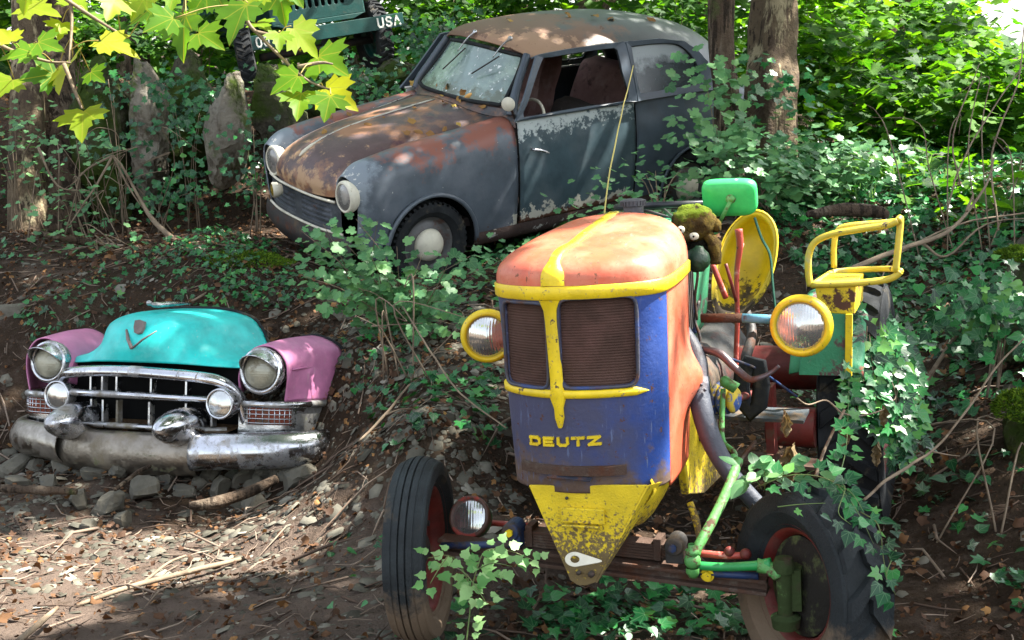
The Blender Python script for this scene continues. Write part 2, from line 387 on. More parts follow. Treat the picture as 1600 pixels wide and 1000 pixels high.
m_white = mat('white_paint', (.72, .72, .68), .5, layers=[((.3, .28, .22), 40, .58, .1)], bump=.1)
m_duct = mat('grey_hose', (.045, .052, .07), .5, layers=[(RUST2, 6, .56, .2), ((.12, .10, .10), 30, .6, .1)], bump=.35)

def bolt(c, ax, r=.008, h=.008):
    ax = nrm(ax); return lathe([(0, h), (r, h), (r, 0)], c, ax, 6)

def tyre_mesh(c, ax, Rr, w, rr, kind):
    ax = nrm(ax); c = np.array(c, float)
    half = [(rr, .33 * w), (rr + .02 * Rr / .3, .40 * w), (rr + .35 * (Rr - rr), .49 * w), (rr + .6 * (Rr - rr), .50 * w), (Rr - .13 * (Rr - rr) - .01, .475 * w), (Rr - .018, .44 * w)]
    if kind == 'rib':
        tr = []
        for k in range(5):
            a = .41 - k * .17; b = a - .125
            tr += [(Rr - .018 * (abs(a) / .41) ** 2.2, a * w), (Rr - .018 * (abs(b) / .41) ** 2.2, b * w)]
            if k < 4: tr += [(Rr - .009, (b - .010) * w), (Rr - .009, (b - .035) * w)]
        prof = half + tr + [(r, -h) for r, h in reversed(half)]
    else:
        prof = half + [(Rr - .024, .38 * w), (Rr - .020, .2 * w), (Rr - .019, 0), (Rr - .020, -.2 * w), (Rr - .024, -.38 * w)] + [(r, -h) for r, h in reversed(half)]
    prof += [(rr - .004, -.30 * w), (rr - .004, .30 * w)]
    VF = lathe(prof, c, ax, 72, close=True)
    if kind == 'rib':
        return VF
    u = np.array([0, 0, 1.0]); u = nrm(u - ax * (u @ ax)); b = np.cross(u, ax)
    def P(th, r, h): return tuple(c + ax * h + r * (u * math.cos(th) + b * math.sin(th)))
    parts = [VF]; n = kind[1]; lh = kind[2]
    for k in range(n):
        for sd in (-1, 1):
            t0 = 2 * math.pi * (k + (.5 if sd > 0 else 0)) / n
            V = []; secs = 7
            for j in range(secs):
                f = j / (secs - 1); h = sd * (-.03 + f * .52) * w
                dth = .34 * f * (2 * math.pi / n) * 2.0
                wd = (.155 + .10 * f) * (2 * math.pi / n)
                rt = Rr - .0 - .10 * w * max(0, f - .7) / .3 * .7; rb = Rr - lh * 1.2 - .16 * w * max(0, f - .75)
                if f > .99: rt = Rr - .05 * Rr / .3; rb = rt - .02; h = sd * .50 * w
                for (tt, r2, s2) in ((-wd, rb, 1.15), (-wd, rt, .85), (wd, rt, .85), (wd, rb, 1.15)):
                    V.append(P(t0 + dth + tt * s2, r2, h))
            F = []
            for j in range(secs - 1):
                for q in range(3): a = j * 4 + q; F.append((a, a + 1, a + 5, a + 4) if sd > 0 else (a + 1, a, a + 4, a + 5))
            F += [(0, 1, 2, 3), tuple((secs - 1) * 4 + q for q in (3, 2, 1, 0))]
            parts.append((V, F))
    return join(*parts)

def wheel(par, name, c, ax, Rr, w, rr, kind, mt, mr, label=None, tlabel=None, dish=.0, hub=True, mh=None):
    """ax points to the side whose face is seen"""
    ax = nrm(ax); c = np.array(c, float)
    rim = lathe([(rr + .006, .36 * w), (rr + .010, .31 * w), (rr - .008, .30 * w), (rr - .02, .22 * w), (rr - .028, .05 * w), (rr * .80, -.02 * w + dish), (rr * .62, .05 * w + dish), (rr * .45, .0 + dish), (rr * .42, .08 * w + dish), (rr * .2, .10 * w + dish), (0, .10 * w + dish)], c, ax, 48)
    back = lathe([(rr + .006, -.36 * w), (rr - .010, -.30 * w), (rr - .028, -.05 * w), (rr - .028, .05 * w)], c, ax, 48)
    o = mesh(name, join(rim, back), mr, par)
    if label: o['label'] = label
    t = mesh('tyre', tyre_mesh(c, ax, Rr, w, rr, kind), mt, o, auto=28)
    if tlabel: t['label'] = tlabel
    if hub:
        u = np.array([0, 0, 1.0]); u = nrm(u - ax * (u @ ax)); b = np.cross(u, ax)
        prt = [lathe([(rr * .22, 0), (rr * .22, .12 * w), (rr * .16, .17 * w), (0, .18 * w)], c + ax * (.08 * w + dish), ax, 24)]
        for k in range(6): prt.append(bolt(c + ax * (.06 * w + dish) + (u * math.cos(k * 1.047) + b * math.sin(k * 1.047)) * rr * .52, ax, .010, .014))
        mesh('hub', join(*prt), mh or m_dark, o, auto=40)
    return o

def lamp(par, name, c, ax, r, mring, mshell, label=None, depth=.09, kind='bowl'):
    """headlamp: ring, ribbed glass, bowl behind"""
    ax = nrm(ax); c = np.array(c, float)
    sh = mesh(name, lathe([(r * .98, 0), (r * .97, -depth * .25), (r * .82, -depth * .62), (r * .5, -depth * .92), (0, -depth)], c, ax, 36), mshell, par)
    if label: sh['label'] = label
    mesh('rim', lathe([(r * .80, .012), (r * .84, .020), (r * .92, .022), (r * 1.02, .012), (r * 1.06, .0), (r * 1.04, -.014), (r * .97, -.016)], c, ax, 40), mring, sh)
    mesh('lens', lathe([(r * .84, .010), (r * .7, .020), (r * .45, .031), (r * .2, .037), (0, .039)], c, ax, 36), m_glass, sh)
    return sh

# ------------------------------------------------------------------ TRACTOR
T = Frame('tractor', (.244, 3.426, .06), (1.35, -4, -21.17), 'old tractor with orange bonnet, blue grille and yellow trim standing on the path', 'tractor')
CX = -.01
plan = np.array([(-.232, .46), (-.252, .28), (-.256, .14), (-.240, .065), (-.19, .015), (-.11, -.022), (-.02, -.035), (.08, -.022), (.17, .012), (.228, .055), (.252, .12), (.25, .28), (.235, .46)])
pl_s = smooth_path(np.c_[plan, np.zeros(len(plan))], 12)[:, :2]
def front_y(x):
    q = pl_s[(pl_s[:, 1] < .13)]; q = q[np.argsort(q[:, 0])]; return np.interp(x, q[:, 0], q[:, 1])
def yb(x, off=0): return front_y(x) - off
# front panel between the right corner and the left corner, with two openings
def sx(z): return .93 + .07 * (z - .59) / .58
i0 = int(np.argmin(np.abs(pl_s[:, 0] + .255) + np.abs(pl_s[:, 1] - .14))); i1 = int(np.argmin(np.abs(pl_s[:, 0] - .252) + np.abs(pl_s[:, 1] - .12)))
fr_ = pl_s[i0:i1 + 1]; fr_ = np.stack([np.interp(np.linspace(0, 1, 130), np.linspace(0, 1, len(fr_)), fr_[:, k]) for k in (0, 1)], 1)
zs = np.linspace(.59, 1.17, 110)
V = [((x - CX) * sx(z) + CX, y, z) for z in zs for x, y in fr_]; nn = 130
F = [(i * nn + j, i * nn + j + 1, (i + 1) * nn + j + 1, (i + 1) * nn + j) for i in range(109) for j in range(nn - 1)]
def rrect(x0, x1, z0, z1, r, skew=0):
    cx, cz, hx, hz = (x0 + x1) / 2, (z0 + z1) / 2, (x1 - x0) / 2, (z1 - z0) / 2
    def f(v):
        k = skew * (v[2] - cz); px, pz = v[0] - cx - k, v[2] - cz
        qx, qz = abs(px) - (hx - r), abs(pz) - (hz - r)
        if qx > 0 and qz > 0: sd = math.hypot(qx, qz) - r; g = (qx / (sd + r + 1e-9), qz / (sd + r + 1e-9))
        elif qx > qz: sd = qx - r; g = (1, 0)
        else: sd = qz - r; g = (0, 1)
        nx_ = px - math.copysign(1, px) * g[0] * sd; nz_ = pz - math.copysign(1, pz) * g[1] * sd
        x = nx_ + cx + k; z = nz_ + cz
        return sd < 0, np.array([x, yb((x - CX) / sx(z) + CX), z])
    return f
wl, wr = (-.214, -.066, .90, 1.138, .022, .03), (-.022, .183, .902, 1.150, .028, .03)
VF = cut((V, F), rrect(*wl)); VF = cut(VF, rrect(*wr))
grille = mesh('grille_surround', VF, m_blue, T, solid=.012, offset=-1)
grille['label'] = 'blue sheet metal front with rust along its lower edge'
for (x0, x1, z0, z1, r, sk) in (wl, wr):
    rows = [[((x - CX) * 1 + CX, yb(x) + .014, z) for x in np.linspace(x0 - .012, x1 + .012, 14)] for z in np.linspace(z0 - .012, z1 + .012, 12)]
    mesh('mesh_screen', patch(rows, 1, 1), m_mesh, T)
    lp = []
    for a in range(56):      # raised bead round the opening
        t = a / 56 * 2 * math.pi; hx, hz = (x1 - x0) / 2, (z1 - z0) / 2; ct, st = math.cos(t), math.sin(t); p = .22
        x = (x0 + x1) / 2 + (hx + .004) * math.copysign(abs(ct) ** p, ct); z = (z0 + z1) / 2 + (hz + .004) * math.copysign(abs(st) ** p, st); x += sk * (z - (z0 + z1) / 2)
        lp.append((x, yb(x) - .001, z))
    mesh('screen_bead', tube(loop_resample(lp, 80), .0055, 6, closed=True), mat('bead_paint', (.05, .052, .07), .55, layers=[(RUST2, 20, .5, .1), ((.04, .07, .2), 8, .52, .1)], bump=.3), T)
# side panels
for s in (0, 1):
    pts = pl_s[i1:] if s else pl_s[:i0 + 1]
    pts = np.stack([np.interp(np.linspace(0, 1, 22), np.linspace(0, 1, len(pts)), pts[:, k]) for k in (0, 1)], 1)
    V = []; zz = np.linspace(.575, 1.17, 60)
    for z in zz:
        for j, (x, y) in enumerate(pts):
            yy = y if y < .2 else .2 + (y - .2) * (1 - .10 * (1.17 - z) / .6)
            xx = (x - CX) * sx(z) + CX
            bl = .055 * math.exp(-((z - .84) / .075) ** 2) * math.exp(-((yy - .36) / .10) ** 2)      # pressed blister
            V.append((xx + (bl if s else -bl), yy, z))
    F = [(i * 22 + j, i * 22 + j + 1, (i + 1) * 22 + j + 1, (i + 1) * 22 + j) for i in range(59) for j in range(21)]
    mesh('side_panel', (V, F), m_ora, T, solid=.006, offset=-1)
# bonnet
prof = [(-.038, 1.188), (-.028, 1.215), (.0, 1.24), (.06, 1.262), (.16, 1.282), (.30, 1.300), (.45, 1.317), (.62, 1.330)]
def spz(y): return float(np.interp(y, [p[0] for p in prof], [p[1] for p in prof]))
cols = []
ps2 = pl_s[::2]
for (x, y) in ps2:
    ysp = .16 + max(0, (y - .02)) * 1.02; zsp = spz(ysp)
    c_ = []
    for k in range(17):
        th = math.pi / 2 * k / 16
        hx = math.cos(th) ** .62; hz = math.sin(th) ** .74
        c_.append((CX + (x * 1.005 - CX) * hx, ysp + (y - ysp) * hx, 1.19 + (zsp - 1.19) * hz))
    cols.append(c_)
mesh('bonnet', patch(cols, 1, 1), m_ora, T)['label'] = 'orange domed bonnet bleached almost white on top'  # paler patches lie at random; the bright top comes from the sun lamp
# trim: spine, band round the foot of the bonnet, cross on the front
_j = int(np.argmin(np.abs(ps2[:, 0] + .033) + np.abs(ps2[:, 1] + .035))); yc = np.array([(0, p[1], p[2]) for p in cols[_j]] + [(0, y, spz(y)) for y in (.2, .26, .33, .4, .47, .54, .6)])
sp = []
for k in range(len(yc)):
    t = nrm(yc[min(k + 1, len(yc) - 1)] - yc[max(k - 1, 0)]); n_ = np.array([0, -t[2], t[1]])
    w_ = .0165 + .022 * math.exp(-((yc[k][1] + .036) / .016) ** 2) * .9
    for dx, h in ((-w_, -.004), (-w_ * .94, .0035), (w_ * .94, .0035), (w_, -.004)):
        sp.append(tuple(np.array([-.033 + dx, 0, 0]) + yc[k] * [0, 1, 1] + n_ * h + np.array([0, 0, .0015])))
Fs = [(i * 4 + j, i * 4 + j + 1, i * 4 + j + 5, i * 4 + j + 4) for i in range(len(yc) - 1) for j in range(3)]
mesh('trim_spine', (sp, Fs), m_yel, T)
def band(p2, z0, z1, off=.004, taper=False):
    V = []; m = len(p2)
    for i, (x, y) in enumerate(p2):
        t = nrm([*(np.array(p2[min(i + 1, m - 1)]) - np.array(p2[max(i - 1, 0)])), 0]); n_ = np.array([t[1], -t[0], 0])
        zm = (z0 + z1) / 2; k = 1
        if taper: k = min(1, (m - 1 - i) / 6 + .05)
        for z, o_ in ((z0, 0), (z0 + .004, off), (z1 - .004, off), (z1, 0)):
            zz_ = zm + (z - zm) * k; V.append((((x - CX) * sx(min(zz_, 1.17)) + CX) + n_[0] * o_, y + n_[1] * o_, zz_))
    return V, [(i * 4 + j, i * 4 + j + 1, i * 4 + j + 5, i * 4 + j + 4) for i in range(m - 1) for j in range(3)]
mesh('trim_band', band([(CX + (x - CX) * 1.012, y - .002) for x, y in ps2], 1.150, 1.190, .0045), m_yel, T)
lb = [(x, y) for x, y in pl_s[i0:] if x < .215 and y < .2]
mesh('trim_band', band(lb, .868, .893, .009, True), m_yel, T)
V = []
zc_ = np.linspace(1.152, .785, 14)
for i, z in enumerate(zc_):
    w_ = .018 + .014 * math.exp(-((z - 1.152) / .02) ** 2) + .010 * math.exp(-((z - .88) / .012) ** 2)
    if z < .86: w_ = .013 * min(1, (z - .78) / .03 + .2)
    xm = -.044 + (1.152 - z) * .02
    for dx, h in ((-w_, 0), (-w_ * .9, .012), (w_ * .9, .012), (w_, 0)): V.append((xm + dx, yb(xm) - h, z))
mesh('trim_bar', (V, [(i * 4 + j, i * 4 + j + 1, i * 4 + j + 5, i * 4 + j + 4) for i in range(13) for j in range(3)]), m_yel, T)
# lettering, slab letters
STK = {'D': [[(.08, 0), (.08, 1)], [(0, 1), (.72, 1), (.95, .75), (.95, .25), (.72, 0), (0, 0)]],
       'E': [[(.92, 1), (.08, 1), (.08, 0), (.92, 0)], [(.08, .5), (.8, .5)]], 'U': [[(.06, 1), (.06, .25), (.25, 0), (.72, 0), (.92, .25), (.92, 1)]],
       'T': [[(0, 1), (.96, 1)], [(.48, 1), (.48, 0)]], 'Z': [[(.02, 1), (.92, 1), (.08, 0), (.98, 0)]],
       'S': [[(.9, .85), (.72, 1), (.25, 1), (.08, .8), (.25, .55), (.72, .45), (.92, .22), (.75, 0), (.25, 0), (.06, .15)]],
       'A': [[(0, 0), (.48, 1), (.98, 0)], [(.2, .35), (.76, .35)]], '0': [[(.25, 0), (.06, .25), (.06, .75), (.25, 1), (.7, 1), (.9, .75), (.9, .25), (.7, 0), (.25, 0)]]}
def letters(txt, o, ex, ey, ez, h, w, gap, th, dep, curve=None):
    parts = []
    for i, ch in enumerate(txt):
        if ch == ' ': continue
        for st in STK[ch]:
            for a, b in zip(st[:-1], st[1:]):
                a = np.array([a[0] * w + i * (w + gap), a[1] * h]); b = np.array([b[0] * w + i * (w + gap), b[1] * h])
                d = nrm(b - a) * th * .5; n_ = np.array([-d[1], d[0]]); a2 = a - d * .9; b2 = b + d * .9
                V, F_ = prism([a2 - n_, b2 - n_, b2 + n_, a2 + n_], (o, ex, ey, ez), 0, dep)
                parts.append((V, F_))
    return join(*parts)
VF = letters('DEUTZ', (-.140, 0, .728), (1, 0, .045), (0, 0, 1), (0, -1, 0), .020, .033, .0125, .0075, .0)
V = [(v[0], yb(v[0]) - (.008 if i % 8 >= 4 else -.002), v[2]) for i, v in enumerate(VF[0])]
mesh('lettering', (V, VF[1]), m_yel, T, smooth=False)['label'] = 'raised yellow letters reading DEUTZ'
# number plate holder and bent strip
V = []
for x in np.linspace(-.178, .140, 16):
    for h, z in ((.0, .672), (.012, .670), (.014, .645), (.0, .643)): V.append((x, yb(x) - h, z))
mesh('plate_bracket', (V, [(i * 4 + j, i * 4 + j + 1, i * 4 + j + 5, i * 4 + j + 4) for i in range(15) for j in range(3)] + [(0, 1, 2, 3), (63, 62, 61, 60)]), m_rust, T, smooth=False)
mesh('plate_strip', wob(box((-.015, -.05, .640), (.13, .022, .004), (12, 3, 0)), .004, 30), mat('bent_tin', (.06, .07, .10), .4, metal=.5, layers=[(RUST2, 20, .5, .1)], bump=.2), T, smooth=False)
# yellow nose plate with towing eye
NP = [T.Y(*p, -.02)[[0, 2]] for p in [(828, 757), (1012, 757), (932, 908), (918, 913), (905, 913), (893, 905)]]
fr3 = ((0, 0, 0), (1, 0, 0), (0, 0, 1), (0, 1, 0))
npl = mesh('nose_plate', prism([tuple(p) for p in NP], fr3, -.03, -.020), m_yeldirt, T, smooth=False, bevel=.002)
npl['label'] = 'yellow triangular nose plate peeling to bare metal'
fl = [T.Y(1012, 757, -.02), T.Y(932, 908, -.02)]
mesh('nose_flange', ([tuple(fl[0] + [0, -.01, 0]), tuple(fl[1] + [0, -.01, 0]), tuple(fl[1] + [.010, .09, .02]), tuple(fl[0] + [.012, .09, -.02]),
                      tuple(fl[0] + [.006, -.012, 0]), tuple(fl[1] + [.006, -.012, 0]), tuple(fl[1] + [.016, .09, .02]), tuple(fl[0] + [.018, .09, -.02])],
                     [(0, 1, 2, 3), (7, 6, 5, 4), (0, 4, 5, 1), (1, 5, 6, 2), (3, 2, 6, 7), (0, 3, 7, 4)]), m_yeldirt, T, smooth=False)
a, b = T.Y(877, 800, -.04), T.Y(943, 800, -.04)
mesh('hook_plate', join(box(((a[0] + b[0]) / 2, -.038, .525), (.13, .012, .045)), box(((a[0] + b[0]) / 2, -.050, .497), (.115, .03, .006), (-15, 0, 0))), m_yeldirt, T, smooth=False, bevel=.004)
c_ = T.Y(915, 867, -.04); n1 = 28
out = [(.030 * math.cos(t) + (.05 if math.cos(t) > .5 else 0) * 1.0, .019 * math.sin(t) * (1 if math.cos(t) < .5 else .35)) for t in np.linspace(0, 2 * math.pi, n1, endpoint=False)]
inn = [(.014 * math.cos(t), .009 * math.sin(t)) for t in np.linspace(0, 2 * math.pi, n1, endpoint=False)]
oc = T.Y(903, 868, -.05)
ou3 = [tuple(oc + [p[0] - .0, -.030 + p[1] * .5, p[1] * 1.0]) for p in out]; in3 = [tuple(oc + [p[0], -.030 + p[1] * .5, p[1] * 1.0]) for p in inn]
mesh('towing_eye', ring(ou3, in3), m_cream, T, smooth=False, solid=.008, bevel=.002)
mesh('nose_bolts', join(bolt(T.Y(925, 896, -.032), (0, -1, 0), .010, .012), bolt(T.Y(905, 894, -.032), (0, -1, 0), .007, .010), bolt(T.Y(886, 778, -.032), (0, -1, 0), .005, .005)), m_dark, T)
# yellow sump and frame behind
def P_(px, py, x): return T.X(px, py, x)
sump = [[(-.16, y, zt), (-.17, y, zm), (-.10, y, zb), (.02, y, zb - .015), (.13, y, zb), (.205, y, zm), (.20, y, zt)] for y, zt, zm, zb in
        ((.02, .62, .58, .50), (.12, .62, .56, .45), (.22, .64, .56, .435), (.34, .68, .58, .46), (.42, .72, .62, .52), (.52, .80, .66, .54), (.62, .84, .66, .52), (.72, .84, .70, .56))]
mesh('sump', patch(sump, 4, 4), m_yeldirt, T)
sd = [P_(1072, 588, .20), P_(1100, 590, .20), P_(1122, 720, .20), P_(1117, 745, .20), P_(1092, 770, .20), P_(1066, 772, .20), P_(1060, 730, .20)]
mesh('engine_side_plate', prism([(p[1], p[2]) for p in sd], ((.195, 0, 0), (0, 1, 0), (0, 0, 1), (1, 0, 0)), 0, .025), m_yeldirt, T, smooth=False, bevel=.004)
# engine, gearbox and tank in the dark behind the grille
mesh('engine_block', join(box((-.01, .66, .80), (.30, .40, .40)), box((-.01, .62, 1.06), (.26, .30, .16)), lathe([(0, 0), (.11, 0), (.12, .03), (.12, .14), (.1, .16), (0, .16)], (-.01, .40, .95), (0, 1, 0), 30),
     *[box((.01, .50 + k * .025, 1.02), (.33, .010, .2)) for k in range(12)]), m_dark, T, smooth=False)
mesh('gearbox', join(wob(ctube([(-.01, .86, .62), (-.01, 1.2, .60), (-.01, 1.55, .58), (-.01, 1.9, .58)], [.16, .15, .13, .16], n=16), .01, 6)), mat('oily_casting', (.035, .033, .03), .6, layers=[(DIRT, 8, .5, .15), ((.10, .02, .015), 4, .56, .1)], bump=.4), T)
tk = [[(sx_ * (.12 + .0), y, z) for (sx_, z) in ((-1, 1.0), (-1.15, 1.14), (-.8, 1.235), (0, 1.255), (.8, 1.235), (1.15, 1.14), (1.05, 1.0), (.9, .86), (.6, .80))] for y in (.78, .86, 1.0, 1.14, 1.22)]
mesh('fuel_tank', patch(tk, 3, 4), m_grn2, T, solid=.01)
mesh('dash_panel', join(box((.105, .79, .95), (.10, .03, .30), (0, 0, 8))), m_lgrn, T, smooth=False, bevel=.02)
mesh('instrument_plate', box((.150, .765, .96), (.06, .012, .13), (0, 0, 10)), m_bluepart, T, smooth=False, bevel=.012)
# radiator cap
c0 = T.X(990, 334, -.02)
mesh('radiator_cap', join(lathe([(0, .05), (.030, .05), (.040, .046), (.041, .028), (.034, .026), (.034, .0), (.044, -.004), (.06, -.02)], c0, (0.02, 0, 1), 28),
     *[box(c0 + np.array([.041 * math.cos(t), .041 * math.sin(t), .037]), (.006, .006, .016), (0, 0, math.degrees(t))) for t in np.linspace(0, 6.28, 22, endpoint=False)]), mat('grey_cast', (.12, .11, .12), .55, metal=.4, layers=[(RUST2, 18, .55, .1)], bump=.3), T, auto=30)
# steering wheel
cs = np.array([.04, 1.10, 1.30]); rt = .205
ringp = [cs + np.array([rt * math.cos(t), rt * math.sin(t) * .97, -rt * math.sin(t) * .10]) for t in np.linspace(0, 2 * math.pi, 40, endpoint=False)]
sw = mesh('steering_wheel', tube(ringp, .0125, 10, closed=True), mat('black_bakelite', (.02, .02, .024), .35, bump=.05), T)
mesh('spokes', join(*[tube([cs + np.array([0, 0, -.05]), cs + np.array([rt * math.cos(t), rt * math.sin(t) * .97, -rt * math.sin(t) * .10])], .006, 6) for t in (.5, 2.6, 4.7)], tube([cs + np.array([0, 0, -.05]), cs + np.array([0, -.2, -.45])], .018, 10)), m_dark, sw)
# headlamps and their bars
cl = T.Y(762, 525, .46); cr = T.Y(1252, 509, .46)
axl = T.R.T @ nrm([-.05, -1, .0]); axr = T.R.T @ nrm([-.42, -.9, .02])
lamp(T, 'headlight', cl, axl, .086, m_yel, m_yel, depth=.10)
lamp(T, 'headlight', cr, axr, .090, m_yel, m_yel, depth=.11)
b0 = T.Y(1096, 497, .50); b1 = T.Y(1160, 497, .50); b2 = T.Y(1212, 500, .50)
mesh('lamp_bar', tube([b0, b1], .0145, 14), m_rust, T); mesh('lamp_bar', tube([b1, b2 + np.array([.03, .0, 0])], .0143, 14), mat('pale_blue_paint', (.10, .30, .42), .5, layers=[(RUST2, 18, .56, .1)], bump=.3), T)
mesh('lamp_bar', tube([(-.2, .5, .96), cl + np.array([.05, .05, 0])], .014, 12), m_rust, T)
# mirror
mc = T.Y(1140, 309, .72); mr_ = np.array([.0, 0, 0]); ex = nrm([1, .06, -.02]); ez = nrm([.03, -.32, 1]); ey = np.cross(ez, ex)
pol = []
for t in np.linspace(0, 2 * math.pi, 48, endpoint=False):
    ct, st = math.cos(t), math.sin(t); pol.append((.088 * math.copysign(abs(ct) ** .42, ct) * (1 + .03 * st), .062 * math.copysign(abs(st) ** .45, st)))
V = []; F = []
for k, (s, h) in enumerate(((1.0, .012), (1.0, .0), (.97, -.010), (.88, -.018), (.6, -.024), (.25, -.027))):
    V += [tuple(mc + ex * p[0] * s + ez * p[1] * s + ey * -h * -1) for p in pol]
for k in range(5): F += [(k * 48 + i, k * 48 + (i + 1) % 48, (k + 1) * 48 + (i + 1) % 48, (k + 1) * 48 + i) for i in range(48)]
F += [tuple(range(5 * 48, 6 * 48)), tuple(reversed(range(48)))]
mi = mesh('mirror', (V, F), mat('bright_green_plastic', (.045, .60, .14), .38, layers=[((.55, .5, .45), 24, .66, .03, ('Z', 1.37, 1.5)), ((.025, .42, .10), 4, .5, .2)], bump=.08), T)
mi['label'] = 'bright green back of a rectangular wing mirror'
bj = mc - ey * .035 * -1 * -1
mesh('mirror_joint', join(ball(mc + T.R.T @ np.array([0, -.035, .0]), .012, 14, 8), lathe([(.018, 0), (.014, .012), (0, .012)], mc + T.R.T @ np.array([0, -.022, 0]), T.R.T @ np.array([0, -1, 0]), 16)), m_lgrn, mi)
mesh('mirror_arm', tube([mc + T.R.T @ np.array([0, -.036, 0]), T.Y(1122, 352, .70)], .007, 8), m_lgrn, mi)
# seat
sc_ = T.Y(1163, 413, 1.5); exs = nrm([1, .1, .0]); ezs = nrm([.0, .42, 1]); eys = np.cross(ezs, exs) * 1.0
outl = [T.Y(*p, 1.5) for p in [(1124, 480), (1116, 430), (1128, 375), (1150, 345), (1176, 334), (1200, 347), (1212, 378), (1208, 425), (1192, 460), (1165, 486), (1142, 490)]]
outl = loop_resample(smooth_path([np.array([p[0], 0, p[2]]) for p in outl], 5, True), 44); cen = outl.mean(0)
V = []; F = []; kk = ((1.03, -.012), (1.04, .0), (1.0, .006), (.95, .0), (.85, .055), (.65, .10), (.4, .12), (.15, .125))
for s, d in kk:
    for p in outl:
        q = cen + (p - cen) * s; V.append((q[0], 1.5 + (q[2] - cen[2]) * .45 + d, q[2]))
for k in range(len(kk) - 1): F += [(k * 44 + i, k * 44 + (i + 1) % 44, (k + 1) * 44 + (i + 1) % 44, (k + 1) * 44 + i) for i in range(44)]
F.append(tuple(range((len(kk) - 1) * 44, len(kk) * 44)))
st = mesh('seat', (V, F), mat('yellow_seat_paint', (.70, .50, .01), .42, layers=[((.05, .035, .02), 22, .55, .06, ('Z', .95, -1.6)), ((.10, .10, .08), 45, .68, .03), ((.60, .40, .01), 3, .5, .2)], bump=.1), T, solid=.006)
st['label'] = 'yellow pressed steel pan seat with dirt and leaves in it'
mesh('seat_strap', ctube([T.Y(*p, 1.46) for p in [(1179, 340), (1190, 372), (1203, 398), (1207, 440), (1210, 470), (1214, 500)]], .016, n=8, flat=.25, up=(1, 0, 0)), mat('green_webbing', (.02, .07, .05), .85, bump=.6, bscale=200), st)
mesh('seat_spring', ctube([T.Y(1165, 486, 1.5), T.Y(1175, 520, 1.45), T.Y(1165, 560, 1.3)], .02, n=8), m_dark, T)
# levers
def rod(name, pts, r, m, y=None, k=5, n=8, label=None):
    P = [T.Y(p[0], p[1], p[2] if len(p) > 2 else y) for p in pts]; o = mesh(name, ctube(P, r, k, n), m, T)
    if label: o['label'] = label
    return o
rod('gear_lever', [(1154, 358), (1156, 385), (1151, 430), (1152, 500), (1150, 560), (1152, 585)], [.014, .012, .009, .009, .009, .009], m_redrod, 1.0)
rod('throttle_lever', [(1113, 412, .8), (1124, 440, .8), (1134, 465, .82)], .010, m_redrod)
rod('brake_lever', [(1160, 380, 1.02), (1153, 408, 1.0), (1152, 440, 1.0)], .007, m_redrod)
rod('crank_handle', [(1098, 546, .45), (1125, 553, .42), (1148, 574, .40), (1170, 592, .40), (1185, 591, .40), (1205, 582, .42), (1217, 572, .42)], [.012, .014, .012, .011, .009, .007, .006], mat('bare_rod', (.10, .075, .08), .4, metal=.5, layers=[(RUST2, 14, .5, .15)], bump=.3))
rod('radiator_hose', [(1058, 505, .50), (1078, 535, .46), (1090, 565, .42), (1091, 600, .38), (1098, 645, .34), (1115, 695, .32), (1145, 745, .30), (1185, 790, .30)], [.024, .026, .030, .033, .033, .032, .028, .026], m_duct, k=8, n=16)
mesh('hose_collar', join(tube([T.Y(1090, 592, .39), T.Y(1093, 618, .37)], .037, 16), *[bolt(T.Y(1084 + k * 6, 601 + (k % 2) * 8, .34), (0, -1, 0), .005, .008) for k in range(4)]), m_duct, T)
rod('steering_rod', [(1130, 608, .5), (1128, 660, .46), (1130, 690, .42), (1146, 705, .38), (1150, 720, .34)], .0085, m_lgrn)
mesh('rod_joint', join(ball(T.Y(1133, 596, .5), .018, 12, 8), wob(box(T.Y(1140, 600, .5), (.05, .02, .03), (0, 30, 0)), .005, 40)), m_lgrn, T); mesh('rod_joint', ball(T.Y(1146, 717, .34), .016, 12, 8), m_lgrn, T)
rod('drag_link', [(1154, 718, .32), (1138, 762, .24), (1115, 810, .16), (1092, 852, .08), (1086, 866, .06)], .0150, m_lgrn, n=12)
bj = T.Y(1082, 876, .05)
mesh('ball_joint', join(ball(bj, .024, 18, 12), lathe([(.016, .018), (.020, .022), (.020, .032), (.012, .036), (.010, .05)], bj, (0, 0, 1), 16), lathe([(.02, -.02), (.021, -.034), (.012, -.05), (0, -.052)], bj, (0, 0, 1), 16)), m_lgrn, T)
rod('tie_rod', [(1090, 884, .06), (1130, 886, .06), (1178, 884, .05), (1205, 882, .05)], [.0125, .0125, .014, .02], m_grn, n=12)
mesh('steering_arm', wob(ctube([T.Y(1185, 884, .05), T.Y(1210, 893, .04), T.Y(1216, 905, .03)], [.018, .022, .014], n=10), .008, 30), m_lgrn, T)
rod('brake_rod', [(1090, 864, .12), (1128, 868, .12), (1162, 868, .12)], .0105, m_redrod, n=10)
mesh('brake_rod_end', join(ball(T.Y(1140, 862, .12), .016, 12, 8), ball(T.Y(1165, 866, .11), .017, 12, 8)), m_red, T)
rod('side_bracket', [(1078, 785, .3), (1088, 815, .28), (1092, 840, .24), (1089, 850, .22)], [.012, .013, .009, .008], m_yeldirt, n=6)
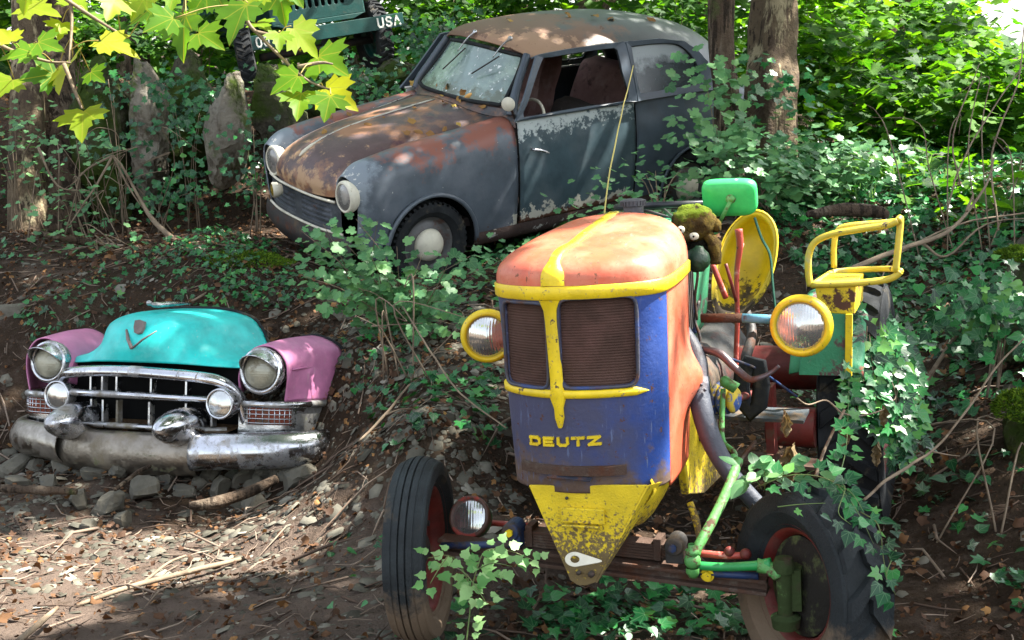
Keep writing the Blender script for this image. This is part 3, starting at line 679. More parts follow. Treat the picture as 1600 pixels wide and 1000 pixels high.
# pulley and belt housing on the flank
pc = T.Y(1120, 622, .62); axp = T.R.T @ nrm([.75, -.6, .05])
mesh('pulley', join(*[lathe([(0, .0), (.050 - .004 * k, 0), (.056 - .004 * k, .008), (.050 - .004 * k, .016), (0, .016)], pc + axp * (.018 * k), axp, 28) for k in range(4)]), mat('pulley_paint', (.03, .07, .22), .5, layers=[((.5, .38, .03), 18, .5, .05), (DIRT, 9, .55, .1)], bump=.3), T)
mesh('belt', tube([T.Y(*p, .9) for p in [(1160, 585), (1172, 565), (1185, 568), (1190, 600), (1186, 632), (1172, 646), (1162, 630), (1158, 605)]], .03, 6, flat=.12, closed=True, up=(0, 1, 0)), m_rub, T)
mesh('axle_housing', join(tube([(-.55, 1.75, .56), (.55, 1.75, .56)], [.09, .09], 16), tube([T.Y(1200, 665, 1.3), T.Y(1275, 668, 1.3)], [.075, .075], 16), box(T.Y(1205, 655, 1.2), (.03, .08, .26))), m_red, T, auto=30)['label'] = 'dark red rear axle housing'
mesh('foot_plate', wob(box(T.Y(1165, 646, 1.0), (.42, .16, .012), (0, 2, 0)), .008, 9), mat('foot_steel', (.04, .05, .06), .6, layers=[(DIRT, 14, .5, .1)], bump=.4), T, smooth=False)
# front axle
ax0, ax1 = T.Y(690, 849, .10), T.Y(1200, 914, .10)
def lerp(t): return ax0 + (ax1 - ax0) * t
mesh('axle_beam', join(*[box((ax0 + ax1) / 2 + np.array([0, 0, dz]), (np.linalg.norm(ax1 - ax0), wd, hh), (0, math.degrees(math.atan2(-(ax1 - ax0)[2], (ax1 - ax0)[0])), 0)) for dz, wd, hh in ((.018, .062, .012), (-.018, .062, .012), (0, .018, .030))]), m_rust, T, smooth=False, bevel=.003)
s0, s1 = T.Y(818, 832, .12), T.Y(1050, 856, .12)
mesh('leaf_spring', join(*[box((s0 + s1) / 2 + np.array([.0, 0, .012 - k * .0085]), (np.linalg.norm(s1 - s0) * (1 - .03 * abs(k - 1)), .05, .0075), (0, math.degrees(math.atan2(-(s1 - s0)[2], (s1 - s0)[0])), 0)) for k in range(6)],
     *[box(s0 + (s1 - s0) * t, (.022, .06, .066), (0, 2, 0)) for t in (.06, .92)]), m_rust, T, smooth=False, bevel=.001)
for px, py in ((797, 838), (1052, 862)):
    c_ = T.Y(px, py, .05)
    mesh('spring_shackle', join(box(c_ + np.array([0, .03, -.012]), (.055, .04, .06)), lathe([(0, 0), (.026, 0), (.028, .01), (.028, .07), (0, .07)], c_ + np.array([0, .0, .012]), (0, 1, 0), 20)), m_bluepart if px < 900 else m_dark, T, smooth=False, bevel=.004)
    mesh('shackle_bolt', join(bolt(c_ + np.array([0, -.002, .012]), (0, -1, 0), .012, .010)), m_yel if px < 900 else m_bluepart, T, smooth=False)
mesh('blue_rod', tube([T.Y(690, 853, .06), T.Y(800, 850, .06)], .011, 10), m_bluepart, T)
mesh('blue_rod', tube([T.Y(1090, 895, .07), T.Y(1185, 900, .07)], .011, 10), m_bluepart, T)
mesh('beam_bolt', join(bolt(T.Y(1105, 899, .06), (0, -1, 0), .014, .012), lathe([(0, 0), (.02, 0), (.02, .02)], T.Y(1105, 899, .06), (0, 1, 0), 16)), m_yel, T, smooth=False)
mesh('red_rod', tube([T.Y(755, 816, .3), T.Y(830, 822, .3)], .010, 10), m_redrod, T)
# wheels
wl_c = T.Y(658, 857, .10); wr_c = T.Y(1266, 914, .10)
axL = T.R.T @ nrm([math.cos(R(7.5)), -math.sin(R(7.5)), .04]); axR = T.R.T @ nrm([-math.cos(R(22)), -math.sin(R(22)), .05])
wheel(T, 'front_wheel', wl_c, axL, .292, .130, .20, 'rib', m_rub_mud, m_red, label='front wheel with a worn ribbed tyre', dish=-.01)
wheel(T, 'front_wheel', wr_c, axR, .283, .172, .168, ('lug', 13, .034), m_rub_mud, m_red, label='front wheel with a chunky lugged tyre', dish=-.05, hub=False)
kp = wr_c + axR * .03
mesh('brake_drum', lathe([(0, 0), (.135, 0), (.14, .012), (.14, .05), (.12, .058), (0, .058)], wr_c - axR * .02, axR, 36), mat('drum_iron', (.022, .02, .017), .7, layers=[((.13, .16, .06), 9, .5, .15)], bump=.5), T, auto=30)
k0 = wr_c + axR * .085
mesh('king_pin', join(tube([k0 + np.array([0, 0, .065]), k0 + np.array([0, 0, -.085])], [.024, .021], 16), lathe([(0, .02), (.024, .018), (.031, .0), (.031, -.02), (0, -.02)], k0 + np.array([0, 0, .07]), (0, 0, 1), 18), lathe([(0, -.03), (.038, -.03), (.042, .0), (.024, .01)], k0 + np.array([0, 0, -.085]), (0, 0, 1), 20),
     wob(box(k0 - axR * .03 + np.array([0, 0, .0]), (.05, .06, .12)), .006, 20)), mat('mossy_iron', (.04, .06, .022), .8, layers=[((.06, .04, .03), 10, .52, .12), ((.12, .22, .07), 20, .55, .1)], bump=.5), T, auto=40)
for sgn, cx_ in ((1, .60), (-1, -.60)):
    wheel(T, 'rear_wheel', (cx_, 1.78, .40), (-sgn, 0, 0), .50, .24, .30, ('lug', 22, .032), m_rub, m_red, label='large rear wheel with a deep lugged tyre', dish=-.04)
# rear fenders with rail
def fender(s):
    rows = []
    for th in np.linspace(22, 120, 10):
        a = R(th); y = 1.82 - .60 * math.cos(a); z = .50 + .60 * math.sin(a) * 0.56 + .02
        rows.append([(s * x, y + dy, z + dz) for x, dy, dz in ((.40, .0, 0), (.44, -.004, .01), (.53, -.006, .015), (.62, -.004, .012), (.66, .0, 0), (.665, .01, -.02))])
    return rows
for s in (1, -1):
    f_ = mesh('fender', patch(fender(s), 2, 2), m_grn2, T, solid=.006)
    if s > 0: f_['label'] = 'green fender flaking to red primer'
q = [T.Y(*p, 1.225) for p in [(1321, 491), (1332, 491), (1331, 588), (1320, 588)]]
mesh('fender_edge', prism([(p[0], p[2]) for p in q], ((0, 1.222, 0), (1, 0, 0), (0, 0, 1), (0, 1, 0)), 0, .012), m_yel, T, smooth=False, bevel=.002)
q = [T.Y(*p, 1.25) for p in [(1273, 446), (1337, 446), (1335, 492), (1280, 488)]]
mesh('fender_box', join(prism([(p[0], p[2]) for p in q], ((0, 1.25, 0), (1, 0, 0), (0, 0, 1), (0, 1, 0)), 0, .30)), mat('yellow_rusted', (.78, .56, .015), .5, layers=[((.085, .035, .02), 7, .53, .03), (RUST2, 22, .60, .04)], bump=.3), T, smooth=False, bevel=.004)['label'] = 'yellow box with a big rust patch'
q = [T.Y(*p, 1.23) for p in [(1262, 490), (1332, 492), (1331, 588), (1248, 586), (1253, 540)]]
mesh('fender_front', prism([(p[0], p[2]) for p in q], ((0, 1.235, 0), (1, 0, 0), (0, 0, 1), (0, 1, 0)), 0, .008), m_grn2, T, smooth=False)
rl = mesh('fender_rail', join(ctube([T.Y(*p, 1.25) for p in [(1266, 447), (1263, 425), (1264, 398), (1274, 378), (1300, 366), (1345, 358), (1385, 352), (1403, 345)]], .0125, k=5), ctube([T.Y(1403, 345, 1.25), T.Y(1407, 343, 1.27), T.Y(1404, 380, 1.26), T.Y(1399, 425, 1.25)], .0125),
     ctube([T.Y(*p, 1.25) for p in [(1268, 445), (1330, 443), (1380, 438), (1398, 432), (1407, 424)]], .0125), ctube([T.Y(*p, 1.60) for p in [(1303, 418), (1303, 385), (1308, 362), (1325, 353), (1380, 348), (1405, 345)]], .0115), ctube([T.Y(1407, 424, 1.25), T.Y(1385, 420, 1.5), T.Y(1310, 424, 1.62), T.Y(1290, 432, 1.5), T.Y(1270, 446, 1.26)], .0115)),
     mat('yellow_rail_paint', (.66, .50, .05), .45, layers=[((.07, .05, .04), 24, .60, .04), ((.5, .45, .2), 10, .55, .1)], bump=.2), T)
rl['label'] = 'bent yellow tubular rail on the fender'

# loose lamp lying on the axle
lc = at(734, 808, 3.95)
Lm = Frame('old_headlamp', lc, (0, 0, 0), 'small headlamp in a red and green shell lying on the front axle', 'headlamp')
axq = nrm([-.35, -.75, .45])
sh = mesh('shell', lathe([(.066, 0), (.068, -.012), (.062, -.04), (.045, -.07), (.02, -.085), (0, -.088)], (0, 0, 0), axq, 30), mat('shell_green', (.03, .12, .04), .35, layers=[((.30, .03, .03), 7, .5, .06)], bump=.1), Lm)
mesh('rim', lathe([(.056, .004), (.060, .012), (.068, .010), (.070, 0), (.068, -.012)], (0, 0, 0), axq, 32), mat('worn_ring', (.10, .05, .035), .5, layers=[((.32, .05, .035), 18, .52, .05)], bump=.2), Lm)
mesh('lens', lathe([(.058, .004), (.04, .014), (.02, .019), (0, .02)], (0, 0, 0), axq, 30), m_glass, Lm)

rod('fuel_pipe', [(1092, 470, .62), (1086, 500, .60), (1094, 530, .58), (1088, 560, .55)], .005, m_dark)
rod('hanging_root', [(1088, 395, .55), (1090, 430, .55), (1086, 465, .55), (1089, 500, .55)], .0045, m_rust)
rod('exhaust_pipe', [(1062, 560, .52), (1076, 568, .50), (1082, 590, .52), (1074, 612, .55)], .022, m_rust, n=12)
rod('red_lever', [(1134, 412, .85), (1142, 440, .85), (1150, 470, .9)], .006, m_red)
rod('clutch_rod', [(1180, 690, .9), (1160, 715, .8), (1145, 745, .7)], .007, m_rust)
rod('wire', [(1140, 560, .7), (1180, 575, .9), (1215, 598, 1.1), (1245, 620, 1.2)], .005, m_bluepart)
rod('pedal_shaft', [(1140, 625, .8), (1165, 618, .9), (1190, 612, 1.0)], .014, m_red, n=10)
mesh('air_filter', join(lathe([(0, 0), (.05, 0), (.055, .02), (.055, .10), (.03, .13), (0, .13)], T.Y(1075, 590, .62), (0, 0, 1), 24)), m_rust, T, auto=30)
mesh('injection_pump', join(box(T.Y(1095, 660, .60), (.09, .10, .10)), *[lathe([(.012, 0), (.012, .05), (.006, .07), (0, .07)], T.Y(1085 + 9 * k, 645, .57), (0, 0, 1), 10) for k in range(3)]), m_dark, T, smooth=False, bevel=.004)
mesh('step_plate', wob(box(T.Y(1215, 720, 1.1), (.30, .12, .012), (0, 4, 0)), .006, 9), m_rust, T, smooth=False)
# ------------------------------------------------------------------ front end of an old American car
CS = .92
cpos = CAM + CS * (np.array([-2.126, 6.978, -.506]) - CAM)
C = Frame('car_front_end', cpos, (-9.83, -1.94, -17.7), 'cut off front of an old car, turquoise bonnet between pink wings, chrome grille', 'car front', scale=CS)
m_tq = mat('turquoise_paint', (.02, .60, .56), .40, layers=[((.03, .42, .40), 5, .5, .2, None, .45), ((.12, .60, .56), 12, .54, .2, None, .5), ((.25, .55, .50), (90, 30, 30), .62, .05, None, .6), ((.02, .03, .05), 7, .67, .012), ((.15, .12, .08), 40, .70, .03)], bump=.08)
m_pink = mat('pink_paint', (.56, .20, .37), .42, layers=[((.46, .15, .29), 5, .5, .2, None, .5), ((.50, .28, .36), (40, 40, 8), .58, .08, None, .6), ((.015, .012, .02), 5.5, .66, .015), ((.45, .16, .10), 24, .62, .06, ('Z', .62, -1.3))], bump=.08)
m_chd = mat('grimy_chrome', (.52, .53, .54), .2, metal=1, layers=[((.15, .13, .09), 5, .46, .16, None, .7), ((.20, .22, .10), 9, .58, .1, None, .8), ((.09, .06, .04), 50, .62, .05)], bump=.12, bscale=50)
m_brch = mat('brown_chrome', (.34, .31, .27), .30, metal=1, layers=[((.13, .105, .075), 5, .44, .2, None, .6), ((.10, .10, .05), 9, .56, .1, None, .8)], bump=.12, bscale=50)
m_valance = mat('valance_dirt', (.26, .23, .19), .34, metal=.9, layers=[((.16, .13, .08), 6, .5, .2), ((.12, .13, .05), 12, .57, .1)], bump=.3)
rows = [[(0,-.16,.765),(.15,-.15,.765),(.3,-.12,.762),(.4,-.08,.757),(.5,-.03,.75),(.57,.03,.745)],
        [(0,-.175,.86),(.14,-.155,.86),(.27,-.10,.85),(.37,-.04,.82),(.48,.0,.79),(.58,.06,.775)],
        [(0,-.13,.98),(.15,-.11,.975),(.285,-.05,.95),(.355,.03,.89),(.45,.1,.815),(.58,.13,.79)],
        [(0,-.03,1.045),(.15,-.01,1.04),(.31,.05,1.00),(.38,.12,.93),(.45,.2,.84),(.58,.23,.80)],
        [(0,.20,1.070),(.17,.20,1.064),(.34,.23,1.02),(.42,.28,.945),(.475,.33,.86),(.58,.35,.81)],
        [(0,.50,1.085),(.18,.50,1.078),(.36,.50,1.035),(.44,.50,.955),(.49,.50,.87),(.58,.50,.82)]]
full = [[(-x, y, z) for x, y, z in reversed(r[1:])] + r for r in rows]
mesh('bonnet', patch(full, 7, 5), m_tq, C, solid=.008)['label'] = 'turquoise bonnet with chipped paint'
mesh('bonnet_seal', ctube([(x, .505, z + .004) for x, z in ((-.58,.82),(-.49,.87),(-.44,.955),(-.36,1.035),(-.18,1.078),(0,1.085),(.18,1.078),(.36,1.035),(.44,.955),(.49,.87),(.58,.82))], .012, k=5, n=6), m_rub, C)
for s in (1, -1):
    def sg(r): return [(s * x, y, z) for x, y, z in r]
    st = [[(.58,-.0,.60),(.575,-.01,.70),(.61,-.015,.80),(.68,-.02,.865),(.75,-.02,.882),(.82,-.015,.86),(.875,-.005,.79),(.885,.0,.70),(.875,.005,.62),(.865,.01,.565)],
          [(.56,.12,.62),(.555,.12,.72),(.60,.12,.82),(.68,.12,.885),(.76,.12,.905),(.84,.12,.88),(.905,.12,.81),(.915,.12,.73),(.92,.12,.65),(.92,.12,.565)],
          [(.55,.28,.64),(.55,.28,.74),(.60,.28,.83),(.69,.28,.90),(.78,.28,.925),(.87,.28,.90),(.955,.28,.845),(.975,.28,.76),(.985,.28,.66),(.99,.28,.565)],
          [(.55,.46,.64),(.55,.46,.75),(.60,.46,.84),(.70,.46,.91),(.80,.46,.935),(.90,.46,.915),(.985,.46,.865),(1.015,.46,.78),(1.03,.46,.67),(1.035,.46,.565)]]
    fw = mesh('wing', patch([sg(r) for r in st], 6, 5), m_pink, C, solid=.008)
    fw['label'] = 'dusty pink wing with black scrapes' if s < 0 else 'pink wing with a creased flank'
    mesh('rubber_edge', ctube(sg([(p[0] * 1.0 + .003, .47, p[2]) for p in st[3]]), .012, k=5, n=6), m_rub, fw)
    mesh('crease', ctube(sg([(.90, .03, .745), (.925,.15,.755), (.965,.3,.765), (.99,.46,.77)]), .006, k=5, n=6), m_pink, fw)
    hc = np.array([s * .735, -.035, .735]) if s > 0 else np.array([-.700, -.035, .745]); ax = nrm([0, -1, .02]); hk = .87 if s > 0 else .82
    hl = mesh('headlight', lathe([(a * hk, b) for a, b in [(.125,-.10),(.150,-.05),(.158,-.01),(.152,.012),(.138,.020),(.126,.014),(.120,.0),(.118,-.05)]], hc, ax, 40), m_chrome, C)
    mesh('lens', lathe([(a * hk, b) for a, b in [(.120,-.006),(.115,.012),(.10,.030),(.07,.046),(.03,.055),(0,.056)]], hc, ax, 36), mat('dusty_lens', (.34, .33, .25), .3, metal=.25, layers=[((.50,.48,.36), 7, .5, .2), ((.2,.17,.1), 14, .56, .1)], wave=('Z', 22, .5, 1), bump=.12, coat=.5), hl)
    pk = []; cols_ = []
    for k, t in enumerate(np.linspace(R(-8), R(188), 22)):       # eyebrow over the lamp
        e = math.sin(max(0, min(math.pi, t))) ** .7
        p0 = hc + np.array([.140 * hk * math.cos(t), -.004, .140 * hk * math.sin(t)]); p1 = hc + np.array([.126 * hk * math.cos(t), -.045 * e - .012, .118 * hk * math.sin(t)]); p2 = hc + np.array([.122 * hk * math.cos(t), -.115 * e - .012, .088 * hk * math.sin(t) + .012 * e])
        cols_.append([p0, p1, p2])
    mesh('visor', patch(cols_, 1, 4), m_chrome, hl, solid=.004)
    fc = np.array([s * .545, -.15, .548 if s > 0 else .555])
    fg = mesh('fog_light', lathe([(.0,-.16),(.05,-.15),(.078,-.10),(.088,-.04),(.09,0),(.088,.010),(.080,.016),(.074,.008)], fc, ax, 36), m_chrome, C)
    mesh('lens', lathe([(.076,.004),(.06,.014),(.03,.021),(0,.023)], fc, ax, 30), m_glass, fg)
    bc = np.array([s * .36 + (-.015 if s > 0 else 0.0), -.16, .415])
    mesh('bumper_guard', lathe([(.09,-.16),(.108,-.05),(.110,.05),(.100,.14),(.078,.22),(.05,.28),(.022,.312),(0,.32)], bc, nrm([0, -1, .0]), 32), m_chrome, C)
    # wing band, small grating and lower flank
    pts = [(.60,-.04,.545),(.70,-.035,.545),(.80,-.02,.545),(.87,.01,.545),(.925,.07,.545),(.96,.2,.545),(1.03,.44,.545)]
    mesh('chrome_band', ctube(sg(pts), .022, k=6, n=10, flat=1.0), m_chd, C)
    low = [[(x * .995, y + .002, z) for x, y, _ in pts] for z in (.53, .47, .40, .34)]
    low = [[(x + (0 if i < 3 else -.02 * (i - 2)), y, z) for x, y, z in r] for i, r in enumerate(low)]
    mesh('wing_lower', patch([sg(r) for r in low], 3, 6), m_chd, C)
    pv = smooth_path([(x, y - .006, 0) for x, y, _ in pts], 8); gp = []
    for k in range(6, 30, 3): gp.append(tube([(pv[k][0], pv[k][1] - .004, .525), (pv[k][0], pv[k][1] - .004, .432)], .0035, 5))
    for z in (.515, .49, .465, .44): gp.append(tube([(p[0], p[1] - .006, z) for p in pv[4:30]], .0035, 5))
    mesh('side_grating', join(*[(([(s * v[0], v[1], v[2]) for v in a[0]]), a[1]) for a in gp]), m_chrome, C)
    mesh('grating_back', join(patch([sg([(p[0], p[1] - .002, z) for p in pv[5:29]]) for z in (.53, .43)], 1, 1)), mat('grating_red', (.20, .05, .03), .7, layers=[(DIRT, 12, .5, .1)]), C)
# grille
def ga(x): return -.205 + .30 * (abs(x) / .6) ** 2.6
mesh('grille_surround', ctube([(-.61,.0,.44),(-.605,-.02,.52),(-.585,-.055,.61),(-.52,-.115,.675),(-.40,-.165,.70),(-.2,-.20,.712),(0,-.21,.715),(.2,-.20,.708),(.40,-.165,.695),(.52,-.115,.67),(.595,-.055,.60),(.62,-.02,.51),(.625,0,.43)], .037, k=6, n=14, flat=.8, up=(0,0,1)), m_chrome, C)
mesh('grille_bar', ctube([(-.50,-.10,.575),(-.40,-.16,.578),(-.2,-.205,.58),(0,-.215,.58),(.2,-.20,.576),(.40,-.155,.57),(.50,-.10,.565)], .026, k=6, n=12, flat=.8), m_chrome, C)
mesh('grille_bar', ctube([(-.55,-.07,.40),(-.40,-.15,.400),(-.2,-.195,.402),(0,-.21,.402),(.2,-.195,.40),(.40,-.15,.395),(.55,-.08,.395)], .024, k=6, n=12, flat=.7), m_chd, C)
for x in (-.30, -.215, -.115, .115, .335):
    mesh('grille_tooth', box((x, -.165 + .3 * abs(x) ** 2.6, .635), (.014, .05, .10)), m_chrome, C, smooth=False, bevel=.003)
for x in (-.30, -.215, -.115, .10, .33, .48):
    mesh('grille_tooth', box((x, -.155 + .3 * abs(x) ** 2.6, .48), (.014, .05, .13)), m_chd, C, smooth=False, bevel=.003)
mesh('grille_back', join(patch([[(x, .02 + .1 * x * x, z) for x in np.linspace(-.58, .58, 8)] for z in (.36, .55, .76)], 1, 1)), m_black, C)
mesh('shelf', patch([[(x, y + .3 * abs(x) ** 2.6, z) for x in np.linspace(-.58, .58, 12)] for y, z in ((-.22, .385), (-.1, .40), (.02, .42))], 1, 1), mat('shelf_litter', (.09, .055, .03), .9, layers=[((.16, .10, .05), 40, .5, .08)], bump=1, bscale=90), C)
# bumper
def sweep(path, sec, k=5):
    P = smooth_path(path, k); rws = []
    m = len(P)
    for i in range(m):
        t = nrm(P[min(i + 1, m - 1)] - P[max(i - 1, 0)]); n_ = nrm([t[1], -t[0], 0])
        f = i / (m - 1); rws.append([tuple(P[i] + n_ * a * sec_w(f)[0] + np.array([0, 0, b * sec_w(f)[1] + P[i][2] * 0])) for a, b in sec])
    return patch(rws, 1, 3)
sec = [(-.02, .105), (.02, .10), (.055, .06), (.075, 0), (.06, -.06), (.02, -.10), (-.02, -.105)]
sec_w = lambda f: (1, 1)
def sec_w(f): e = min(1, (1 - f) / .12 + .25); return (e ** .5, .72 + .28 * min(1, f * 3)) if f > .8 else (1, .98)
mesh('bumper_wing', sweep([(.42,-.235,.275),(.55,-.205,.285),(.72,-.14,.29),(.90,-.035,.295),(1.02,.11,.30),(1.055,.28,.30)], sec), m_chrome, C, solid=.006)['label'] = 'polished right hand end of the bumper'
mesh('bumper_wing', mir(sweep([(.42,-.235,.275),(.55,-.205,.285),(.72,-.14,.29),(.88,-.035,.295),(.97,.11,.30),(.99,.22,.30)], sec)), m_brch, C, solid=.006)['label'] = 'dull left hand end of the bumper'
sec_w = lambda f: (1, 1)
mesh('bumper_centre', sweep([(-.50,-.225,.262),(-.3,-.27,.258),(0,-.295,.255),(.25,-.28,.258),(.44,-.235,.262)], [(-.06,.12),(-.01,.105),(.02,.05),(.03,-.01),(.015,-.07),(-.03,-.115),(-.06,-.125)]), m_valance, C, solid=.006)['label'] = 'brown dirty middle of the bumper'
# badges
ep = lambda x, z: C.Y(x, z, -.165)
e0, e1, e2 = C.Y(198, 515, -.14), C.Y(206, 545, -.205), C.Y(245, 517, -.16)
mesh('vee_badge', join(tube([e0, (e0 + e1) / 2 - [0, .012, 0], e1], [.008, .011, .011], 8, flat=.5), tube([e1, (e1 + e2) / 2 - [0, .02, 0], e2], [.011, .011, .006], 8, flat=.5)), mat('dull_pot_metal', (.24, .19, .18), .45, metal=.5, bump=.3), C)
cb = C.Y(218, 512, -.155)
mesh('crest_badge', wob(prism([(-.032,.038),(.0,.042),(.03,.036),(.032,.0),(.022,-.03),(0,-.04),(-.022,-.03),(-.032,0)], (cb, (1,0,0), (0,.25,1), (0,-1,.25)), -.01, .012), .004, 40), mat('corroded_badge', (.20, .17, .16), .8, bump=1, bscale=80), C, smooth=False)
o0 = C.X(250, 464, -.05)
mesh('bonnet_ornament', ctube([(-.03,.0,1.105),(-.01,.04,1.10),(.0,.2,1.11),(.0,.4,1.115)], [.014,.036,.030,.006], k=6, n=10, flat=.5), m_chrome, C)
mesh('ornament_tip', ball((-.03, -.005, 1.11), (.016, .02, .016), 12, 8), m_chrome, C)

# ------------------------------------------------------------------ abandoned grey saloon
G = Frame('old_saloon_car', (-1.475, 8.801, .613), (7.03, 9.6, -52.13), 'rusty dark grey two door saloon car with patchy paint resting on the bank', 'car')
m_body = mat('faded_grey_paint', (.085, .103, .125), .40, layers=[((.13, .145, .17), 3.5, .5, .2, None, .45), ((.24, .085, .06), 4.0, .55, .09, ('Z', .78, .7), .5), ((.20, .235, .27), 7, .54, .12, [('Y', .12, -1.6), ('Z', .45, .6)], .5), ((.60, .60, .55), (30, 12, 30), .63, .02, ('Y', .15, -.5), .6), ((.55, .56, .52), 26, .66, .03), ((.50, .48, .40), 14, .62, .02, [('Y', 1.28, 1.6), ('Z', .32, -1.2)], .7), (RUST2, 12, .66, .03, ('Z', .3, -.8))], bump=.08)
m_door = mat('door_paint', (.055, .088, .105), .40, layers=[((.10, .125, .14), 3, .48, .2, None, .45), ((.46, .51, .50), 24, .56, .07, [('Z', .85, 1.6), ('Y', 1.9, -.10)], .55), ((.52, .50, .42), 12, .62, .02, ('Z', .38, -2.0), .6), (RUST2, 8, .60, .04, ('Z', .31, -3.2), .9), ((.25,.27,.28), 40, .68, .03)], bump=.1)
m_quarter = mat('quarter_paint', (.06, .080, .105), .38, layers=[((.06, .07, .085), 5, .5, .2, None, .45), ((.4, .44, .44), 20, .69, .03), (RUST, 9, .66, .05, ('Z', .30, -1.6), .9)], bump=.08)
m_hood = mat('rusty_hood', (.105, .068, .066), .42, layers=[((.30, .145, .075), 2.6, .48, .10, None, .5), ((.075, .032, .045), 4, .55, .12, None, .5), ((.40, .25, .14), 9, .57, .07, ('Y', .25, -.30), .65), ((.05, .05, .055), 3, .56, .1, ('Y', .8, .22), .45), ((.35, .3, .25), 60, .68, .03)], bump=.15)
m_roof = mat('roof_paint', (.055, .064, .062), .42, layers=[((.045, .065, .055), 4, .5, .2, None, .5), ((.17, .095, .06), 3.2, .48, .08, ('Y', 2.3, -.40), .55), ((.34, .21, .13), 12, .61, .05, [('Y', 1.95, -.5), ('X', .25, .5)], .7), ((.45, .46, .44), 15, .70, .02), (RUST2, 9, .64, .03)], bump=.1)
m_trim = mat('car_trim', (.60, .59, .54), .35, metal=.5, layers=[(RUST2, 20, .54, .1), ((.55, .5, .38), 8, .56, .1)], bump=.1)
m_int = mat('car_interior', (.045, .035, .033), .9, layers=[((.10, .07, .07), 6, .55, .1)], bump=.3)
def glassmat(name, base, dirt, al):
    m = mat(name, base, .12, layers=[(dirt, 3.4, .5, .12, None, .5), ((.45, .50, .50), 22, .66, .04, None, .4)], alpha=al, coat=.6, spec=.8)
    return m
m_ws = mat('mossy_windscreen', (.17, .25, .23), .14, layers=[((.30, .40, .34), 3.4, .48, .14, None, .4), ((.10, .13, .09), 9, .56, .08, ('Z', 1.2, -1.2), .5), ((.75, .80, .78), 24, .60, .03, None, .4)], coat=.7, spec=.8)
m_sg = mat('dusty_side_glass', (.05, .065, .07), .15, layers=[((.30, .34, .35), 6, .50, .22, ('Z', 1.20, 2.4), .35), ((.16, .18, .19), 30, .62, .05, None, .4)], alpha=.9, coat=.5)  # paler upper half is a reflection painted into the glass colour
m_fg = glassmat('far_glass', (.16, .22, .2), (.3, .36, .32), .55)
ARC_F = (.585, .205, .375); ARC_R = (3.10, .20, .375)
def arch(cy, cz, r, xmin=.3):
    def f(v):
        dy, dz = v[1] - cy, v[2] - cz; d = math.hypot(dy, dz)
        if d >= r or v[0] < xmin: return False, v
        if dz < 0 and d > .01 and v[2] < cz: k = (r ** 2 - dz ** 2) ** .5; return True, np.array([v[0], cy + math.copysign(k, dy), v[2]])
        return True, np.array([v[0], cy + dy / (d + 1e-9) * r, cz + dz / (d + 1e-9) * r])
    return f
FS = [[(.42,.05,.50),(.425,.035,.60),(.45,.03,.70),(.52,.025,.752),(.60,.03,.745),(.655,.045,.69),(.675,.05,.61),(.665,.055,.50),(.645,.06,.38),(.61,.07,.25)],
      [(.42,.12,.70),(.445,.115,.75),(.48,.11,.80),(.545,.11,.822),(.62,.11,.80),(.692,.12,.73),(.718,.12,.63),(.72,.12,.50),(.705,.12,.37),(.685,.12,.20)],
      [(.42,.22,.765),(.45,.22,.805),(.49,.22,.838),(.56,.22,.852),(.64,.22,.833),(.715,.22,.765),(.742,.22,.65),(.748,.22,.5),(.742,.22,.35),(.72,.22,.17)],
      [(.43,.50,.840),(.46,.50,.868),(.50,.50,.890),(.57,.50,.898),(.65,.50,.878),(.725,.50,.81),(.752,.50,.69),(.758,.50,.53),(.752,.50,.36),(.73,.50,.17)],
      [(.45,.85,.895),(.475,.85,.915),(.51,.85,.930),(.58,.85,.936),(.66,.85,.915),(.728,.85,.85),(.755,.85,.72),(.762,.85,.55),(.755,.85,.37),(.735,.85,.17)],
      [(.50,1.33,.975),(.52,1.33,.985),(.55,1.33,.99),(.60,1.33,.99),(.66,1.33,.968),(.715,1.33,.90),(.745,1.33,.76),(.758,1.33,.56),(.752,1.33,.37),(.735,1.33,.17)]]
fw_ = cut(patch(FS, 12, 7), arch(*ARC_F))
for s in (1, -1):
    o = mesh('front_wing', fw_ if s > 0 else mir(fw_), m_body, G, solid=.01)
    if s > 0: o['label'] = 'front wing with reddish patches and peeling paint behind the headlight'
    lip = [(s * (.772 if a > 15 and a < 165 else .765), ARC_F[0] - ARC_F[2] * math.cos(R(a)) * 1.0, ARC_F[1] + ARC_F[2] * math.sin(R(a))) for a in np.linspace(-3, 183, 26)]
    mesh('arch_lip', tube(lip, .016, 8), m_body, o)
# bonnet of the saloon
HB = [[(0,-.055,.575),(.15,-.05,.575),(.28,-.03,.577),(.38,.0,.58),(.432,.03,.585)],
      [(0,-.065,.66),(.14,-.055,.66),(.27,-.035,.655),(.37,-.0,.65),(.43,.04,.642)],
      [(0,-.01,.765),(.13,.0,.765),(.26,.015,.75),(.36,.04,.725),(.42,.08,.69)],
      [(0,.13,.865),(.12,.13,.855),(.25,.14,.835),(.35,.16,.80),(.415,.19,.755)],
      [(0,.40,.945),(.12,.40,.935),(.25,.40,.912),(.36,.41,.875),(.43,.42,.835)],
      [(0,.80,1.000),(.13,.80,.992),(.27,.80,.970),(.39,.80,.935),(.455,.81,.898)],
      [(0,1.17,1.045),(.14,1.18,1.038),(.29,1.20,1.018),(.42,1.25,.992),(.505,1.31,.978)]]
hbF = [[(-x, y, z) for x, y, z in reversed(r[1:])] + r for r in HB]
mesh('bonnet', patch(hbF, 8, 6), m_hood, G)['label'] = 'long rusty brown bonnet with two chrome strips'
